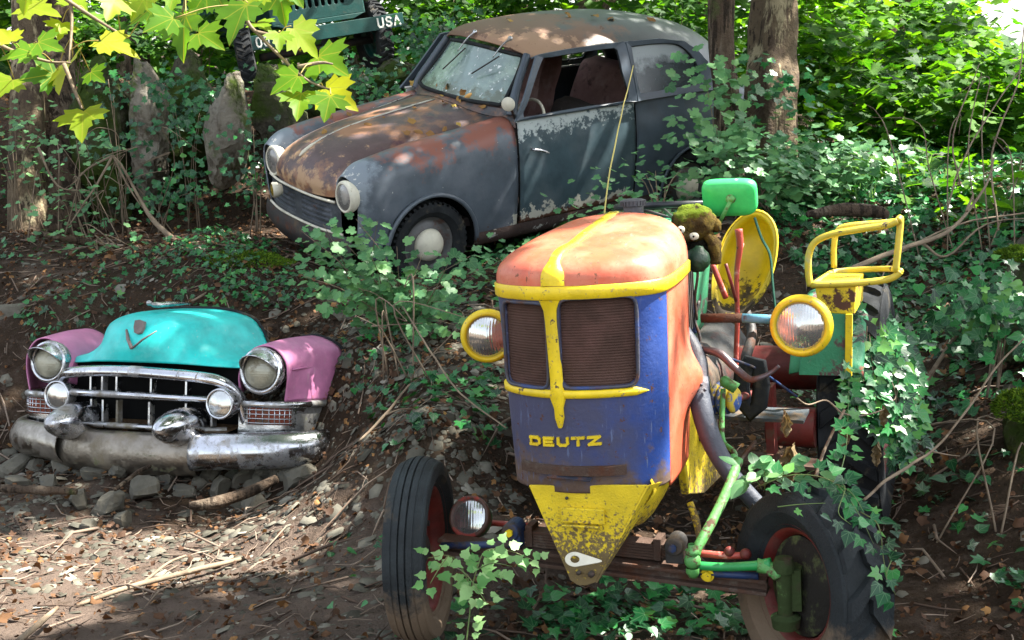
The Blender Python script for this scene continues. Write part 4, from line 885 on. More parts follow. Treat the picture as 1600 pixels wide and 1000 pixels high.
CWL = [[(0,1.165,1.048),(.14,1.175,1.042),(.29,1.195,1.022),(.42,1.245,.998),(.505,1.305,.985),(.60,1.33,.992),(.70,1.34,.93)],
       [(0,1.215,1.070),(.16,1.225,1.066),(.32,1.255,1.055),(.46,1.305,1.045),(.555,1.355,1.04),(.62,1.38,1.02),(.715,1.38,.96)]]
mesh('scuttle', patch([[(-x, y, z) for x, y, z in reversed(r[1:])] + r for r in CWL], 3, 5), m_hood, G)
mesh('chrome_strip', ctube([(0,.02,.80),(0,.09,.848),(0,.25,.908),(0,.5,.962),(0,.9,1.018),(0,1.13,1.045)], .0065, k=6, n=6), m_trim, G)
mesh('strip_boss', ctube([(0,-.005,.785),(0,.03,.81),(0,.09,.845),(0,.14,.868)], [.005,.015,.013,.006], k=5, n=8), m_cream, G)
mesh('chrome_strip', ctube([(-.417,.10,.735),(-.425,.25,.80),(-.438,.5,.862),(-.463,.85,.912),(-.50,1.25,.98)], .005, k=6, n=6), m_trim, G)
# nose: grille between two chrome strips
def nz(x, z): return -.055 + .36 * abs(x) ** 2.6 - .02 * math.sin((z - .33) / .22 * math.pi) * 0
rows = []
for i, z in enumerate(np.linspace(.56, .345, 25)):
    d = (.012 if (i // 2) % 2 else -.002) if 2 < i < 22 else -.004
    rows.append([(x, min(nz(x, z), .035) + .02 + d * (1 if .06 < abs(x) < .40 else 0), z) for x in np.linspace(-.50, .50, 34)])
mesh('grille', patch(rows, 1, 1), mat('dark_grille', (.045, .052, .062), .45, layers=[((.09, .10, .115), 9, .5, .15, None, .5), (RUST2, 12, .60, .08)], bump=.1), G, smooth=False)
mesh('nose_strip', ctube([(x, nz(x, 0) + .002, .562) for x in (-.47,-.3,-.15,0,.15,.3,.47)], .010, k=5, n=6), m_cream, G)
mesh('nose_strip', ctube([(x * 1.02, nz(x, 0) + .002, .345) for x in (-.50,-.3,-.15,0,.15,.3,.52)], .010, k=5, n=6), m_cream, G)
mesh('front_apron', patch([[(x, nz(x * .9, 0) + dy, z) for x in np.linspace(-.62, .62, 14)] for dy, z in ((.01,.34),(-.005,.28),(.0,.20),(.05,.12))], 3, 1), m_dark, G)
for s in (1, -1):
    hc = G.Y(*((541, 308) if s > 0 else (430, 251)), .015); ax = nrm([0, -1, .03])
    hl = mesh('headlight', lathe([(.095,-.05),(.108,-.02),(.112,.0),(.108,.018),(.096,.028),(.088,.022)], hc, ax, 36), m_cream, G)
    mesh('lens', lathe([(.090,.018),(.07,.030),(.035,.038),(0,.04)], hc, ax, 30), mat('grey_lens', (.22,.21,.20), .25, metal=.3, layers=[((.35,.32,.28), 8, .5, .15)], coat=.6), hl)
fc = G.Y(427, 297, -.16)
fl_ = mesh('fog_lamp', lathe([(0,-.07),(.035,-.062),(.052,-.03),(.056,0),(.050,.01)], fc, (-.25,-1,0), 28), m_cream, G); fl_['label'] = 'round fog lamp with amber glass'
mesh('lens', lathe([(.05,.004),(.03,.014),(0,.018)], fc, (-.25,-1,0), 24), mat('amber_lens', (.32,.22,.03), .2, metal=.3, coat=.6), fl_)
# doors
def side_x(y, z):
    pr = [(.17,.735),(.37,.752),(.56,.758),(.76,.748),(.90,.725),(.985,.712)]
    return float(np.interp(z, [p[0] for p in pr], [p[1] for p in pr]))
for s in (1, -1):
    rows = [[(s * (side_x(y, z) + .004), y, z) for z in (.985,.95,.88,.78,.66,.54,.42,.32,.235)] for y in (1.345, 1.7, 2.1, 2.46)]
    d = mesh('door', patch(rows, 8, 5), m_door, G, solid=.012)
    if s > 0:
        d['label'] = 'faded blue grey door with white paint showing through along the top'
        mesh('door_handle', join(tube([(.757,1.45,.775),(.795,1.452,.775)], .012, 10), ctube([(.795,1.44,.778),(.805,1.50,.765),(.80,1.575,.735)], [.012,.012,.007], n=8)), m_chrome, d)
        mesh('door_gap', tube([(side_x(0,z) + .002, 1.338 + .03 * (z < .6) * (.6 - z), z) for z in (.97,.85,.7,.55,.4,.25)], .006, 5), m_black, d); mesh('door_gap', join(tube([(side_x(0,z) + .002, 2.468, z) for z in (.97,.85,.7,.55,.4,.25)], .006, 5)), m_black, d)
    mesh('sill', patch([[(s * x, y, z) for y in (.95, 1.5, 2.2, 2.76)] for x, z in ((.748,.235),(.742,.17),(.70,.12),(.6,.10))], 3, 3), mat('rusty_sill', (.07, .05, .045), .85, layers=[((.42,.42,.38), 10, .60, .03), (RUST, 6, .55, .08)], bump=.4), G)
    mesh('belt_strip', tube([(s * .722, 1.33, .99), (s * .727, 1.9, .99), (s * .722, 2.5, .99), (s * .718, 3.1, .985), (s * .705, 3.45, .975)], .0095, 6), m_trim, G)
# rear quarter and tail
QR = [[(.714,2.475,.985),(.725,2.475,.9),(.75,2.475,.76),(.76,2.475,.56),(.754,2.475,.37),(.735,2.475,.17)],
      [(.714,2.8,.985),(.73,2.8,.9),(.758,2.8,.76),(.768,2.8,.56),(.76,2.8,.37),(.74,2.8,.17)],
      [(.712,3.2,.98),(.732,3.2,.9),(.765,3.2,.76),(.78,3.2,.56),(.768,3.2,.37),(.745,3.2,.17)],
      [(.70,3.48,.965),(.722,3.52,.89),(.755,3.55,.76),(.77,3.58,.56),(.76,3.6,.37),(.74,3.6,.17)],
      [(.60,3.74,.95),(.63,3.82,.88),(.67,3.95,.76),(.69,4.0,.56),(.69,4.0,.37),(.67,3.98,.17)],
      [(.34,3.92,.94),(.37,4.05,.87),(.42,4.24,.76),(.45,4.32,.56),(.45,4.32,.37),(.43,4.28,.2)],
      [(0,3.98,.935),(0,4.12,.87),(0,4.36,.76),(0,4.45,.56),(0,4.44,.37),(0,4.38,.2)]]
q_ = cut(patch(QR, 10, 8), arch(*ARC_R))
for s in (1, -1):
    o = mesh('rear_quarter', q_ if s > 0 else mir(q_), m_quarter, G, solid=.01)
    mesh('arch_lip', tube([(s * .785, ARC_R[0] - ARC_R[2] * math.cos(R(a)), ARC_R[1] + ARC_R[2] * math.sin(R(a))) for a in np.linspace(-3, 183, 22)], .012, 8), m_quarter, o)
# roof
RF = [[(0,1.475,1.455),(.2,1.49,1.45),(.38,1.53,1.43),(.47,1.57,1.405),(.53,1.60,1.375)],
      [(0,1.52,1.505),(.2,1.535,1.497),(.38,1.575,1.468),(.49,1.615,1.428),(.57,1.65,1.392)],
      [(0,1.75,1.550),(.2,1.75,1.54),(.38,1.76,1.508),(.51,1.77,1.455),(.583,1.80,1.408)],
      [(0,2.3,1.572),(.2,2.3,1.563),(.38,2.3,1.532),(.51,2.3,1.475),(.592,2.3,1.412)],
      [(0,2.9,1.540),(.2,2.9,1.532),(.38,2.88,1.502),(.51,2.86,1.448),(.597,2.82,1.395)],
      [(0,3.40,1.435),(.2,3.38,1.43),(.38,3.33,1.405),(.52,3.24,1.350),(.615,3.13,1.320)],
      [(0,3.74,1.27),(.2,3.71,1.265),(.39,3.62,1.245),(.55,3.46,1.205),(.655,3.27,1.19)],
      [(0,3.92,1.09),(.22,3.88,1.085),(.42,3.77,1.07),(.59,3.58,1.05),(.69,3.38,1.06)],
      [(0,3.98,.935),(.22,3.95,.94),(.42,3.86,.945),(.60,3.74,.95),(.705,3.44,.97)]]
rfF = [[(-x, y, z) for x, y, z in reversed(r[1:])] + r for r in RF]
mesh('roof', patch(rfF, 7, 6), m_roof, G, solid=.012)['label'] = 'dark roof with bare rust around its front edge'
def gx(z): return 1.083 - .35 * z
def frame_loop(o2, i2, n=64):
    a = loop_resample(np.array([(0, *p) for p in o2]), n); b = loop_resample(np.array([(0, *p) for p in i2]), n)
    b = np.roll(b, -int(np.argmin(((b - a[0]) ** 2).sum(1))), axis=0)
    return [(gx(p[2]) + .004, p[1], p[2]) for p in a], [(gx(p[2]) - .006, p[1], p[2]) for p in b]
DO = [(1.30,.985),(1.42,1.14),(1.60,1.405),(1.9,1.418),(2.2,1.42),(2.45,1.418),(2.465,1.2),(2.465,.985),(2.1,.985),(1.7,.985)]
DI = [(1.385,1.0),(1.46,1.12),(1.64,1.36),(1.72,1.378),(2.1,1.385),(2.33,1.383),(2.365,1.36),(2.375,1.2),(2.372,1.0),(2.0,1.0),(1.7,1.0)]
QO = [(2.465,.985),(2.465,1.2),(2.45,1.418),(2.8,1.41),(3.05,1.37),(3.2,1.27),(3.31,1.12),(3.38,.975),(3.0,.985),(2.7,.985)]
QI = [(2.505,1.05),(2.50,1.2),(2.505,1.355),(2.53,1.378),(2.8,1.375),(2.98,1.352),(3.09,1.28),(3.16,1.17),(3.185,1.06),(3.15,1.035),(2.9,1.035),(2.55,1.032)]
for s in (1, -1):
    for nm_, a_, b_ in (('door_frame', DO, DI), ('quarter_frame', QO, QI)):
        VF = ring(*frame_loop(a_, smooth_path([(p[0], p[1], 0) for p in b_], 3, True)[:, :2]))
        VF = VF if s > 0 else mir(VF)
        fo = mesh(nm_, VF, m_quarter, G, solid=.02, smooth=False)
        lp_ = frame_loop(a_, smooth_path([(p[0], p[1], 0) for p in b_], 3, True)[:, :2])[1]
        mesh('window_seal', tube([(s * (p[0] + .006), p[1], p[2]) for p in lp_], .007, 6, closed=True), m_rub, fo)
    gl = [(s * (gx(p[1]) - .014), p[0], p[1]) for p in smooth_path([(p[0], p[1], 0) for p in QI], 3, True)[:, :2]]
    mesh('side_window', (gl, [tuple(range(len(gl)))]), m_sg if s > 0 else m_fg, G, smooth=False)
    mesh('drip_rail', ctube([(s * x, y, z) for x, y, z in ((.545,1.60,1.372),(.585,1.68,1.398),(.60,1.9,1.41),(.603,2.3,1.414),(.607,2.8,1.398),(.63,3.12,1.325),(.668,3.28,1.19))], .008, n=6), m_quarter, G)
gl = [(-(gx(p[1]) - .014), p[0], p[1]) for p in smooth_path([(p[0], p[1], 0) for p in DI], 3, True)[:, :2]]
mesh('side_window', (gl, [tuple(range(len(gl)))]), m_fg, G, smooth=False)
# windscreen
WS = [[(0,1.215,1.075),(.18,1.228,1.073),(.34,1.262,1.068),(.46,1.315,1.068),(.53,1.36,1.075)],
      [(0,1.32,1.20),(.17,1.333,1.197),(.33,1.37,1.19),(.44,1.42,1.185),(.51,1.46,1.18)],
      [(0,1.42,1.33),(.16,1.433,1.325),(.31,1.47,1.315),(.42,1.515,1.305),(.48,1.55,1.29)],
      [(0,1.475,1.42),(.15,1.487,1.415),(.29,1.52,1.402),(.39,1.56,1.388),(.45,1.60,1.37)]]
wsF = [[(-x, y, z) for x, y, z in reversed(r[1:])] + r for r in WS]
mesh('windscreen', patch(wsF, 5, 5), m_ws, G)['label'] = 'curved windscreen green with algae'
ed = smooth_path([(x, y - .006, z) for x, y, z in ([r for r in wsF[0]] + [wsF[1][-1], wsF[2][-1]] + list(reversed(wsF[3])) + [wsF[2][0], wsF[1][0]])], 5, True)
mesh('windscreen_seal', tube(ed, .015, 8, closed=True), m_rub, G)
for s in (1, -1):
    mesh('windscreen_pillar', ctube([(s * .615,1.375,1.0),(s * .60,1.40,1.08),(s * .56,1.47,1.20),(s * .525,1.55,1.32),(s * .50,1.60,1.39)], [.045,.036,.03,.028,.03], n=10), m_quarter, G)
    w0 = np.array([s * .21 - (.02 if s < 0 else 0), 1.50, 1.475]); w1 = w0 + np.array([-.02 * 1, -.10, -.045]); w2 = w1 + np.array([.0, -.05, -.10])
wps = [((742,50),(715,80),(727,75),(692,108)), ((797,60),(770,90),(780,88),(737,115))]
for a_, b_, c_, d_ in wps:
    def Wp(p, off=.0):
        cc = G.R.T @ (CAM - G.t); vv = G.R.T @ (at(*p, 1) - CAM)      # on the slope of the screen
        n_ = nrm([0, -.78, .58]); d0 = n_ @ np.array([0, 1.32, 1.20]) + off; k = (d0 - n_ @ cc) / (n_ @ vv); return cc + k * vv
    wb = mesh('wiper', join(ctube([Wp(a_, .05), Wp(((a_[0] + b_[0]) / 2, (a_[1] + b_[1]) / 2 - 3), .05), Wp(b_, .03)], [.011, .006, .004], n=6), ball(Wp(a_, .045), .018, 12, 8)), m_chrome, G)
    mesh('wiper_blade', tube([Wp(c_, .025), Wp(d_, .02)], .006, 6), m_dark, wb)
# mirror
mpos = G.X(794, 163, .78)
mm = mesh('wing_mirror', lathe([(0,-.045),(.030,-.035),(.046,-.012),(.050,.0),(.046,.006),(0,.008)], mpos, nrm([.55,-.8,.05]), 28), m_cream, G)
mesh('mirror_arm', tube([mpos + [-.01,.02,-.005], (.70,1.34,1.0)], .010, 8), m_dark, mm)
# inside
mesh('interior', join(box((0,2.3,.30), (1.34,3.0,.06)), box((0,1.30,.62), (1.2,.05,.62)), box((0,3.35,.62), (1.2,.05,.6))), m_int, G, smooth=False)
def cushion(cx, cy, cz, w, d, h, lean):
    return wob(patch([[(cx + x * w, cy + y0 * d + lean * zz * h, cz + zz * h) for x, b in ((-.5,.0),(-.42,.04),(0,.06),(.42,.04),(.5,.0))] for y0, zz in ((.5,0),(-.5,0),(-.62,.5),(-.5,.95),(0,1.02),(.5,.95),(.5,0))], 4, 4), .02, 5)
m_seat = mat('mauve_seat', (.34, .20, .19), .75, layers=[((.46, .33, .31), 4, .5, .15), ((.14, .09, .085), 9, .56, .1)], bump=.4, bscale=25)
mesh('seat', cushion(-.33, 2.15, .62, .56, .16, .66, .25), m_seat, G); mesh('seat', cushion(.30, 2.10, .50, .54, .14, .40, .55), mat('brown_seat', (.06, .05, .045), .8, layers=[((.16,.14,.12), 5, .55, .1)], bump=.4), G)
mesh('seat', cushion(0, 3.0, .55, 1.2, .2, .5, .3), m_seat, G); mesh('seat_cushion', wob(ball((-.28, 1.95, .88), (.24, .2, .10), 20, 10), .03, 6), m_seat, G)
cw = G.X(820, 200, .40); mesh('steering_wheel', tube([cw + np.array([.20 * math.cos(t), .09 * math.sin(t), .20 * math.sin(t)]) for t in np.linspace(0, 2 * math.pi, 36, endpoint=False)], .012, 8, closed=True), m_cream, G)
mesh('steering_column', tube([cw, cw + [0,-.35,-.2]], .02, 8), m_dark, G)
# wheels
def car_wheel(par, c, s, Rr=.315, w=.16, cap=True):
    ax = (s, 0, 0); c = np.array(c, float); rr = .205
    o = mesh('wheel', lathe([(rr + .004,.30*w),(rr + .006,.25*w),(rr - .014,.22*w),(rr - .025,.10*w),(.165,.02*w),(.15,.12*w),(.12,.20*w),(0,.22*w)], c, ax, 44), mat('grey_steel_wheel', (.10,.10,.10), .5, layers=[(RUST2, 8, .5, .12), ((.2,.2,.19), 14, .6, .1)], bump=.2), par)
    mesh('tyre', tyre_mesh(c, ax, Rr, w, rr, ('lug', 44, .006)), m_rub, o, auto=28)
    if cap: mesh('hubcap', lathe([(.115,.2*w),(.118,.24*w),(.108,.40*w),(.07,.52*w),(.035,.58*w),(0,.59*w)], c, ax, 36), m_cream, o)
for s in (1, -1):
    car_wheel(G, (s * .655, ARC_F[0] + .01, .205), s); car_wheel(G, (s * .66, ARC_R[0], .205), s)
for cy in (ARC_F[0], ARC_R[0]):
    for s in (1, -1): mesh('wheel_housing', patch([[(s * x, cy - .39 * math.cos(R(a)), .205 + .39 * math.sin(R(a))) for a in range(-10, 191, 20)] for x in (.74, .40)], 1, 2), m_black, G)
    mesh('axle', tube([(-.6, cy, .2), (.6, cy, .2)], .035, 8), m_black, G)

# ------------------------------------------------------------------ green off-road car up on the wall
jl = at(380, 70, 11.8); jr = at(629, 30, 12.5); jx = nrm(jr - jl); 
jup = nrm(np.array([0, 0, 1.0]) - jx * jx[2]); jy = np.cross(jup, jx)
J = Frame('field_car', (jl + jr) / 2 - jup * .47, (0, 0, 0), 'dark green military field car perched on top of the rock wall', 'off-road car')
JR = Matrix((jx, jy, jup)).transposed(); J.o.rotation_euler = JR.to_euler(); J.R = np.array([jx, jy, jup]).T
jw = np.linalg.norm(jr - jl)
m_jg = mat('dark_green_paint', (.003, .055, .048), .42, layers=[((.006, .05, .04), 6, .5, .15), (DIRT, 14, .62, .08), (RUST2, 24, .66, .05)], bump=.15)
bmp = mesh('bumper', join(box((0,0,.47), (jw,.05,.135)), box((0,.05,.535), (jw,.06,.006)), box((0,.05,.405), (jw,.06,.006))), m_jg, J, smooth=False, bevel=.004)
mesh('lettering', letters('USA', (jw / 2 - .285, -.029, .428), (1, 0, 0), (0, 0, 1), (0, -1, 0), .084, .062, .028, .017, .004), m_white, J, smooth=False)['label'] = 'white letters USA'
mesh('lettering', letters('00', (-jw / 2 + .12, -.029, .428), (1, 0, 0), (0, 0, 1), (0, -1, 0), .084, .055, .022, .014, .004), m_white, J, smooth=False)['label'] = 'white digits 00'
# slotted grille panel
gw, gz0, gz1 = .98, .60, 1.05
VF = patch([[(x, .10, z) for x in np.linspace(-gw / 2, gw / 2, 99)] for z in np.linspace(gz0, gz1, 60)], 1, 1)
for k in range(9):
    xc = (k - 4) * .068
    def f(v, xc=xc):
        px, pz = v[0] - xc, v[2] - .86; qz = abs(pz) - .125; 
        sd = math.hypot(px, max(qz, 0)) - .021
        if sd >= 0: return False, v
        if qz > 0: L_ = math.hypot(px, qz) + 1e-9; return True, np.array([xc + px / L_ * .021, v[1], .86 + math.copysign(.125 + qz / L_ * .021, pz)])
        return True, np.array([xc + math.copysign(.021, px), v[1], v[2]])
    VF = cut(VF, f)
gm = mesh('grille', VF, m_jg, J, solid=.02, offset=-1); mesh('radiator', box((0,.16,.83), (.9,.02,.46)), m_black, gm)
mesh('grille_foot', prism([(-.49,.60),(-.36,.555),(.36,.555),(.49,.60)], ((0,.09,0),(1,0,0),(0,0,1),(0,1,0)), 0, .03), m_jg, J, smooth=False, bevel=.004)
for s in (1, -1):
    hl = mesh('headlight', lathe([(.085,-.03),(.09,0),(.085,.01),(.075,.012)], (s * .395,.09,.86), (0,-1,0), 28), m_jg, J); mesh('lens', lathe([(.076,.005),(.04,.018),(0,.022)], (s * .395,.09,.86), (0,-1,0), 24), m_glass, hl)
    mesh('wing', patch([[(s * .5,.12,z1_),(s * .5,1.1,z1_)] if False else [(s * x, y, z + .02 * (y > .3)) for y in (.05,.3,.7,1.15)] for x, z in ((.48,1.02),(.52,1.03),(.82,1.02),(.84,.98))], 2, 3), m_jg, J, solid=.01)
    wheel(J, 'wheel', J.Y(386, 98, .20) if s < 0 else (.62, .33, .34), nrm([-s, -.30 if s < 0 else 0, 0]), .37, .17, .21, ('lug', 30, .010), m_rub, m_jg)
    mesh('frame_rail', box((s * .36,.7,.47), (.06,1.4,.10)), m_dark, J, smooth=False)
mesh('bonnet', patch([[(x, y, z + .012 * (.5 - abs(x))) for x in (-.5,-.3,0,.3,.5)] for y, z in ((.09,1.055),(.2,1.075),(1.2,1.10))], 3, 3), m_jg, J, solid=.01)
mesh('tub', join(box((0,1.9,.85), (1.5,1.6,.55)), box((0,1.2,1.05), (1.4,.05,.3))), m_jg, J, smooth=False, bevel=.03)
mesh('front_axle', join(tube([(-.6,.33,.32),(.6,.33,.32)], .04, 10), ball((.15,.33,.32), .11, 16, 10)), m_dark, J)
mesh('windscreen_frame', join(tube([(-.65,1.2,1.15),(-.65,1.25,1.6),(.65,1.25,1.6),(.65,1.2,1.15)], .02, 8)), m_jg, J)
# ------------------------------------------------------------------ leaves
def fan(outline, c=(0, .35), z=lambda x, y: .14 * abs(x) - .10 * y * y):
    P = [c] + list(outline); V = np.array([(x, y, z(x, y)) for x, y in P]); n = len(outline)
    return V, np.array([(0, i + 1, (i + 1) % n + 1) for i in range(n)])
def mirror_out(half): return half + [(-x, y) for x, y in reversed(half) if abs(x) > 1e-6]
IVY = fan(mirror_out([(0, .10), (.2, -.04), (.5, .08), (.36, .28), (.52, .56), (.2, .54), (0, 1.0)]), (0, .32))
IVY2 = fan(mirror_out([(0, .05), (.22, -.02), (.38, .2), (.34, .45), (.15, .72), (0, 1.0)]), (0, .35))
MAPLE = fan(mirror_out([(0, .08), (.16, -.04), (.30, .0), (.50, -.02), (.44, .16), (.56, .20), (.74, .34), (.56, .40), (.60, .56), (.40, .50), (.26, .50), (.30, .66), (.18, .70), (.14, .86), (0, 1.04)]), (0, .25), lambda x, y: .20 * abs(x) - .22 * (y - .2) ** 2 - .12 * x * x)
LOBED = fan(mirror_out([(0, .12), (.18, -.02), (.42, .06), (.40, .24), (.55, .38), (.46, .60), (.28, .56), (.26, .78), (.12, .96), (0, .90)]), (0, .35))
SPRIG = fan(mirror_out([(0, .04), (.2, .0), (.42, .16), (.34, .3), (.44, .44), (.26, .62), (.16, .68), (0, 1.05)]), (0, .35))
OVAL = fan(mirror_out([(0, 0), (.16, .12), (.28, .35), (.27, .6), (.14, .85), (0, 1.0)]), (0, .45))
COARSE = fan(mirror_out([(0, .0), (.42, .05), (.50, .45), (.2, .55), (0, 1.0)]), (0, .35))
def _dead(k):
    o = mirror_out([(0, 0), (.2, .05), (.34, .3), (.42, .52), (.2, .6), (.12, .85), (0, 1.0)]); return fan(o, (0, .4), lambda x, y: k * (x * x * 1.6 + (y - .5) ** 2) + .12 * math.sin(6 * x + 4 * y))
DEAD = [_dead(.9), _dead(-.7), _dead(.3)]
def norm_rows(a): return a / (np.linalg.norm(a, axis=1, keepdims=True) + 1e-12)
def leaves(name, tpl, P, N, D, S, m, parent=None, rnd=None, jz=0):
    """one mesh of leaves: P positions, N surface normals, D tip directions, S sizes"""
    P = np.asarray(P, float); n = len(P)
    if n == 0: return None
    N = norm_rows(np.asarray(N, float)); D = np.asarray(D, float); D = norm_rows(D - N * (D * N).sum(1, keepdims=True)); X = np.cross(D, N)
    tps = tpl if isinstance(tpl, list) else [tpl]; pick = rng.integers(0, len(tps), n); Vs = []; Ts = []; Rs = []; Us = []; off = 0
    if rnd is None: rnd = rng.random(n)
    S = np.broadcast_to(np.asarray(S, float), (n,))
    for k, (V, Tt) in enumerate(tps):
        I = np.where(pick == k)[0]
        if not len(I): continue
        wv = V[None] * S[I, None, None]
        ws = 1 + rng.uniform(-.15, .15, (len(I), 1, 1))
        W = P[I][:, None] + wv[..., 0:1] * ws * X[I][:, None] + wv[..., 1:2] * D[I][:, None] + wv[..., 2:3] * N[I][:, None]
        Vs.append(W.reshape(-1, 3)); Ts.append((Tt[None] + (np.arange(len(I)) * len(V))[:, None, None] + off).reshape(-1, 3)); Rs.append(np.repeat(rnd[I], len(V))); Us.append(np.tile(V, (len(I), 1))); off += len(I) * len(V)
    V = np.concatenate(Vs)
    if parent is not None and not isinstance(parent, bpy.types.Object): parent = parent.o
    if parent is not None: V = V - np.array(parent.location)
    return npmesh(name, V, np.concatenate(Ts), m, parent, np.concatenate(Rs), luv=np.concatenate(Us) if 'leaf' in m.name else None)
def rdir(n): return norm_rows(rng.normal(size=(n, 3)))
TR = (.50, (1.5, 1.35, .5))
m_ivy = mat('ivy_leaf', None, .33, attr=[(0, (.004, .030, .010)), (.45, (.010, .10, .028)), (.8, (.03, .22, .045)), (1, (.13, .32, .06))], trans=(.22, (1.4, 1.4, .5)), spec=.45, vein=((.13, .24, .12), .55))
m_shrub = mat('shrub_leaf', None, .45, attr=[(0, (.035, .13, .045)), (.5, (.085, .25, .095)), (1, (.18, .38, .13))], vein=((.20, .34, .15), .5), trans=(.3, (1.4, 1.3, .6)))
m_maple = mat('maple_leaf', None, .5, attr=[(0, (.06, .20, .006)), (.5, (.15, .32, .008)), (1, (.38, .42, .01))], vein=((.30, .34, .03), .8), layers=[((.16, .08, .02), 55, .70, .02)], trans=(.62, (1.9, 1.6, .3)))
m_wood = mat('background_leaf', None, .6, attr=[(0, (.008, .04, .01)), (.35, (.03, .115, .012)), (.7, (.075, .20, .014)), (1, (.13, .29, .02))], spec=.25, trans=(.55, (1.5, 1.5, .35)), vein=((.16, .26, .05), .5))
m_can = mat('crown_leaf', None, .5, attr=[(0, (.03, .10, .02)), (1, (.08, .2, .03))], trans=(.25, (1.4, 1.5, .5)))
m_deadl = mat('dead_leaf', None, .75, attr=[(0, (.035, .018, .010)), (.35, (.085, .042, .022)), (.7, (.17, .085, .035)), (.92, (.32, .17, .06)), (1, (.55, .38, .09))], trans=(.12, (1.3, 1, .6)), bump=.3, spec=.25)
m_stone = mat('slate_stone', (.13, .12, .095), .85, layers=[((.22, .20, .16), 5, .5, .15), ((.08, .085, .08), 12, .55, .1), ((.14, .11, .07), 3, .56, .1)], bump=.6, bscale=40)
m_chip = mat('slate_chip', None, .85, attr=[(0, (.045, .040, .030)), (.4, (.085, .080, .062)), (.8, (.16, .15, .12)), (1, (.28, .26, .22))], bump=.4, bscale=60)
m_rock = mat('wall_rock', (.075, .068, .05), .9, layers=[((.19, .17, .135), 2.5, .55, .12), ((.03, .026, .02), 6, .50, .1), ((.035, .058, .010), 2.0, .42, .12), ((.10, .14, .02), 9, .60, .08)], bump=1.0, bscale=14, bdist=.05)
m_rockp = mat('pale_wall_rock', (.20, .18, .145), .9, layers=[((.32, .30, .25), 3, .5, .15), ((.09, .075, .055), 6, .50, .1), ((.06, .09, .015), 2.4, .54, .10)], bump=1.0, bscale=14, bdist=.05)
m_moss = mat('moss', (.07, .13, .012), .95, layers=[((.13, .19, .02), 12, .5, .15), ((.06, .05, .02), 7, .56, .1)], bump=1, bscale=160)
m_bark = mat('bark', (.085, .060, .042), .9, layers=[((.17, .135, .10), (9, 9, 1.5), .5, .12), ((.03, .022, .016), (26, 26, 4), .50, .06), ((.07, .09, .03), 3, .58, .1)], bump=1.0, bscale=30, bdist=.03)
m_pbark = mat('pale_bark', (.12, .09, .058), .85, layers=[((.32, .27, .17), (7, 7, 2.5), .52, .05), ((.07, .05, .036), (6, 6, 1.6), .52, .06), ((.03, .022, .016), (30, 30, 5), .55, .05), ((.10, .11, .05), 3, .60, .1)], bump=.9, bscale=30, bdist=.03)
m_twig = mat('twig', None, .85, attr=[(0, (.06, .04, .03)), (.5, (.14, .10, .075)), (1, (.28, .22, .17))], bump=.4)
m_stem = mat('dry_stem', (.22, .17, .12), .8, layers=[((.12, .085, .06), 12, .5, .15)], bump=.4)
m_gstem = mat('green_stem', (.10, .16, .04), .6, layers=[((.16, .09, .05), 8, .55, .15)])

# ------------------------------------------------------------------ trees
def empty(name, loc, label, cat, group=None):
    o = link(bpy.data.objects.new(name, None)); o.location = tuple(loc); return tag(o, label, cat, group)
def rel(VF, p): return [(v[0] - p[0], v[1] - p[1], v[2] - p[2]) for v in VF[0]], VF[1]
def trunk_mesh(path, r, n=20, amp=.12, k=10, seed=0):
    P = smooth_path(path, k); rr = np.interp(np.linspace(0, 1, len(P)), np.linspace(0, 1, len(r)), r)
    V, F = tube(P, rr, n, up=(1, 0, 0)); V2 = []
    for i, v in enumerate(V):
        c = P[i // n]; d = np.array(v) - c; a = i % n / n * 6.283
        f = 1 + amp * (mnoise.noise(Vector((math.cos(a) * 1.6 + seed, math.sin(a) * 1.6, c[2] * 1.3))) + .5 * mnoise.noise(Vector((math.cos(a) * 4 + seed, math.sin(a) * 4, c[2] * 3))))
        V2.append(tuple(c + d * f))
    return V2, F
def gz(x, y): return float(H(x, y)[0])
def tree(px, py, d, top, r, label, m=m_bark, cat='tree', limbs=(), group=None, name='tree', crown=None, amp=.16, lean=None):
    b = at(px, py, d); b[2] = gz(b[0], b[1]) - .1; t = at(*top); hgt = 9.5
    dirv = (t - b) / max(.5, (t[2] - b[2])); mid = b + dirv * (t[2] - b[2]) * .5; hi = np.array([t[0] + dirv[0] * .5, t[1], b[2] + hgt])
    o = empty(name, b, label, cat, group)
    path = [b, mid, t, t * .5 + hi * .5, hi]; rr = [r * 1.25, r * 1.03, r, r * .7, r * .25]
    tr = mesh('trunk', rel(trunk_mesh(path, rr, amp=amp, seed=px * .37), b), m, o)
    lp = []
    for k in range(6):
        z0 = t[2] + 1.2 + k * .9; f = (z0 - t[2]) / max(.1, hi[2] - t[2]); s = t + (hi - t) * min(f, .9); a = k * 2.4 + px
        e = s + np.array([math.cos(a) * 1.9, math.sin(a) * 1.9, .9 + .2 * k]); lp.append(ctube([s, (s + e) / 2 + [0, 0, .12], e], [r * .3, r * .2, r * .06], 4, 6))
    mesh('limbs', rel(join(*lp), b), m, o)
    n = 260; q = rdir(n) * (rng.random((n, 1)) ** .4) * [2.3, 2.3, 2.0] + np.array([t[0] + dirv[0] * .5, t[1], b[2] + 8.2])
    q[:, 2] = np.maximum(q[:, 2], t[2] + 1.4)
    leaves('crown', COARSE, q, rdir(n) + [0, 0, 1.2], rdir(n), rng.uniform(.16, .3, n), m_can, o)
    return o
tree(1212, 292, 9.3, (1212, -30, 9.5), .165, 'pale flaking trunk standing right of the grey saloon', m_pbark, amp=.42)
tree(1142, 290, 9.0, (1128, -30, 9.0), .098, 'slim ivy hung trunk directly behind the tail of the grey saloon', m_bark)
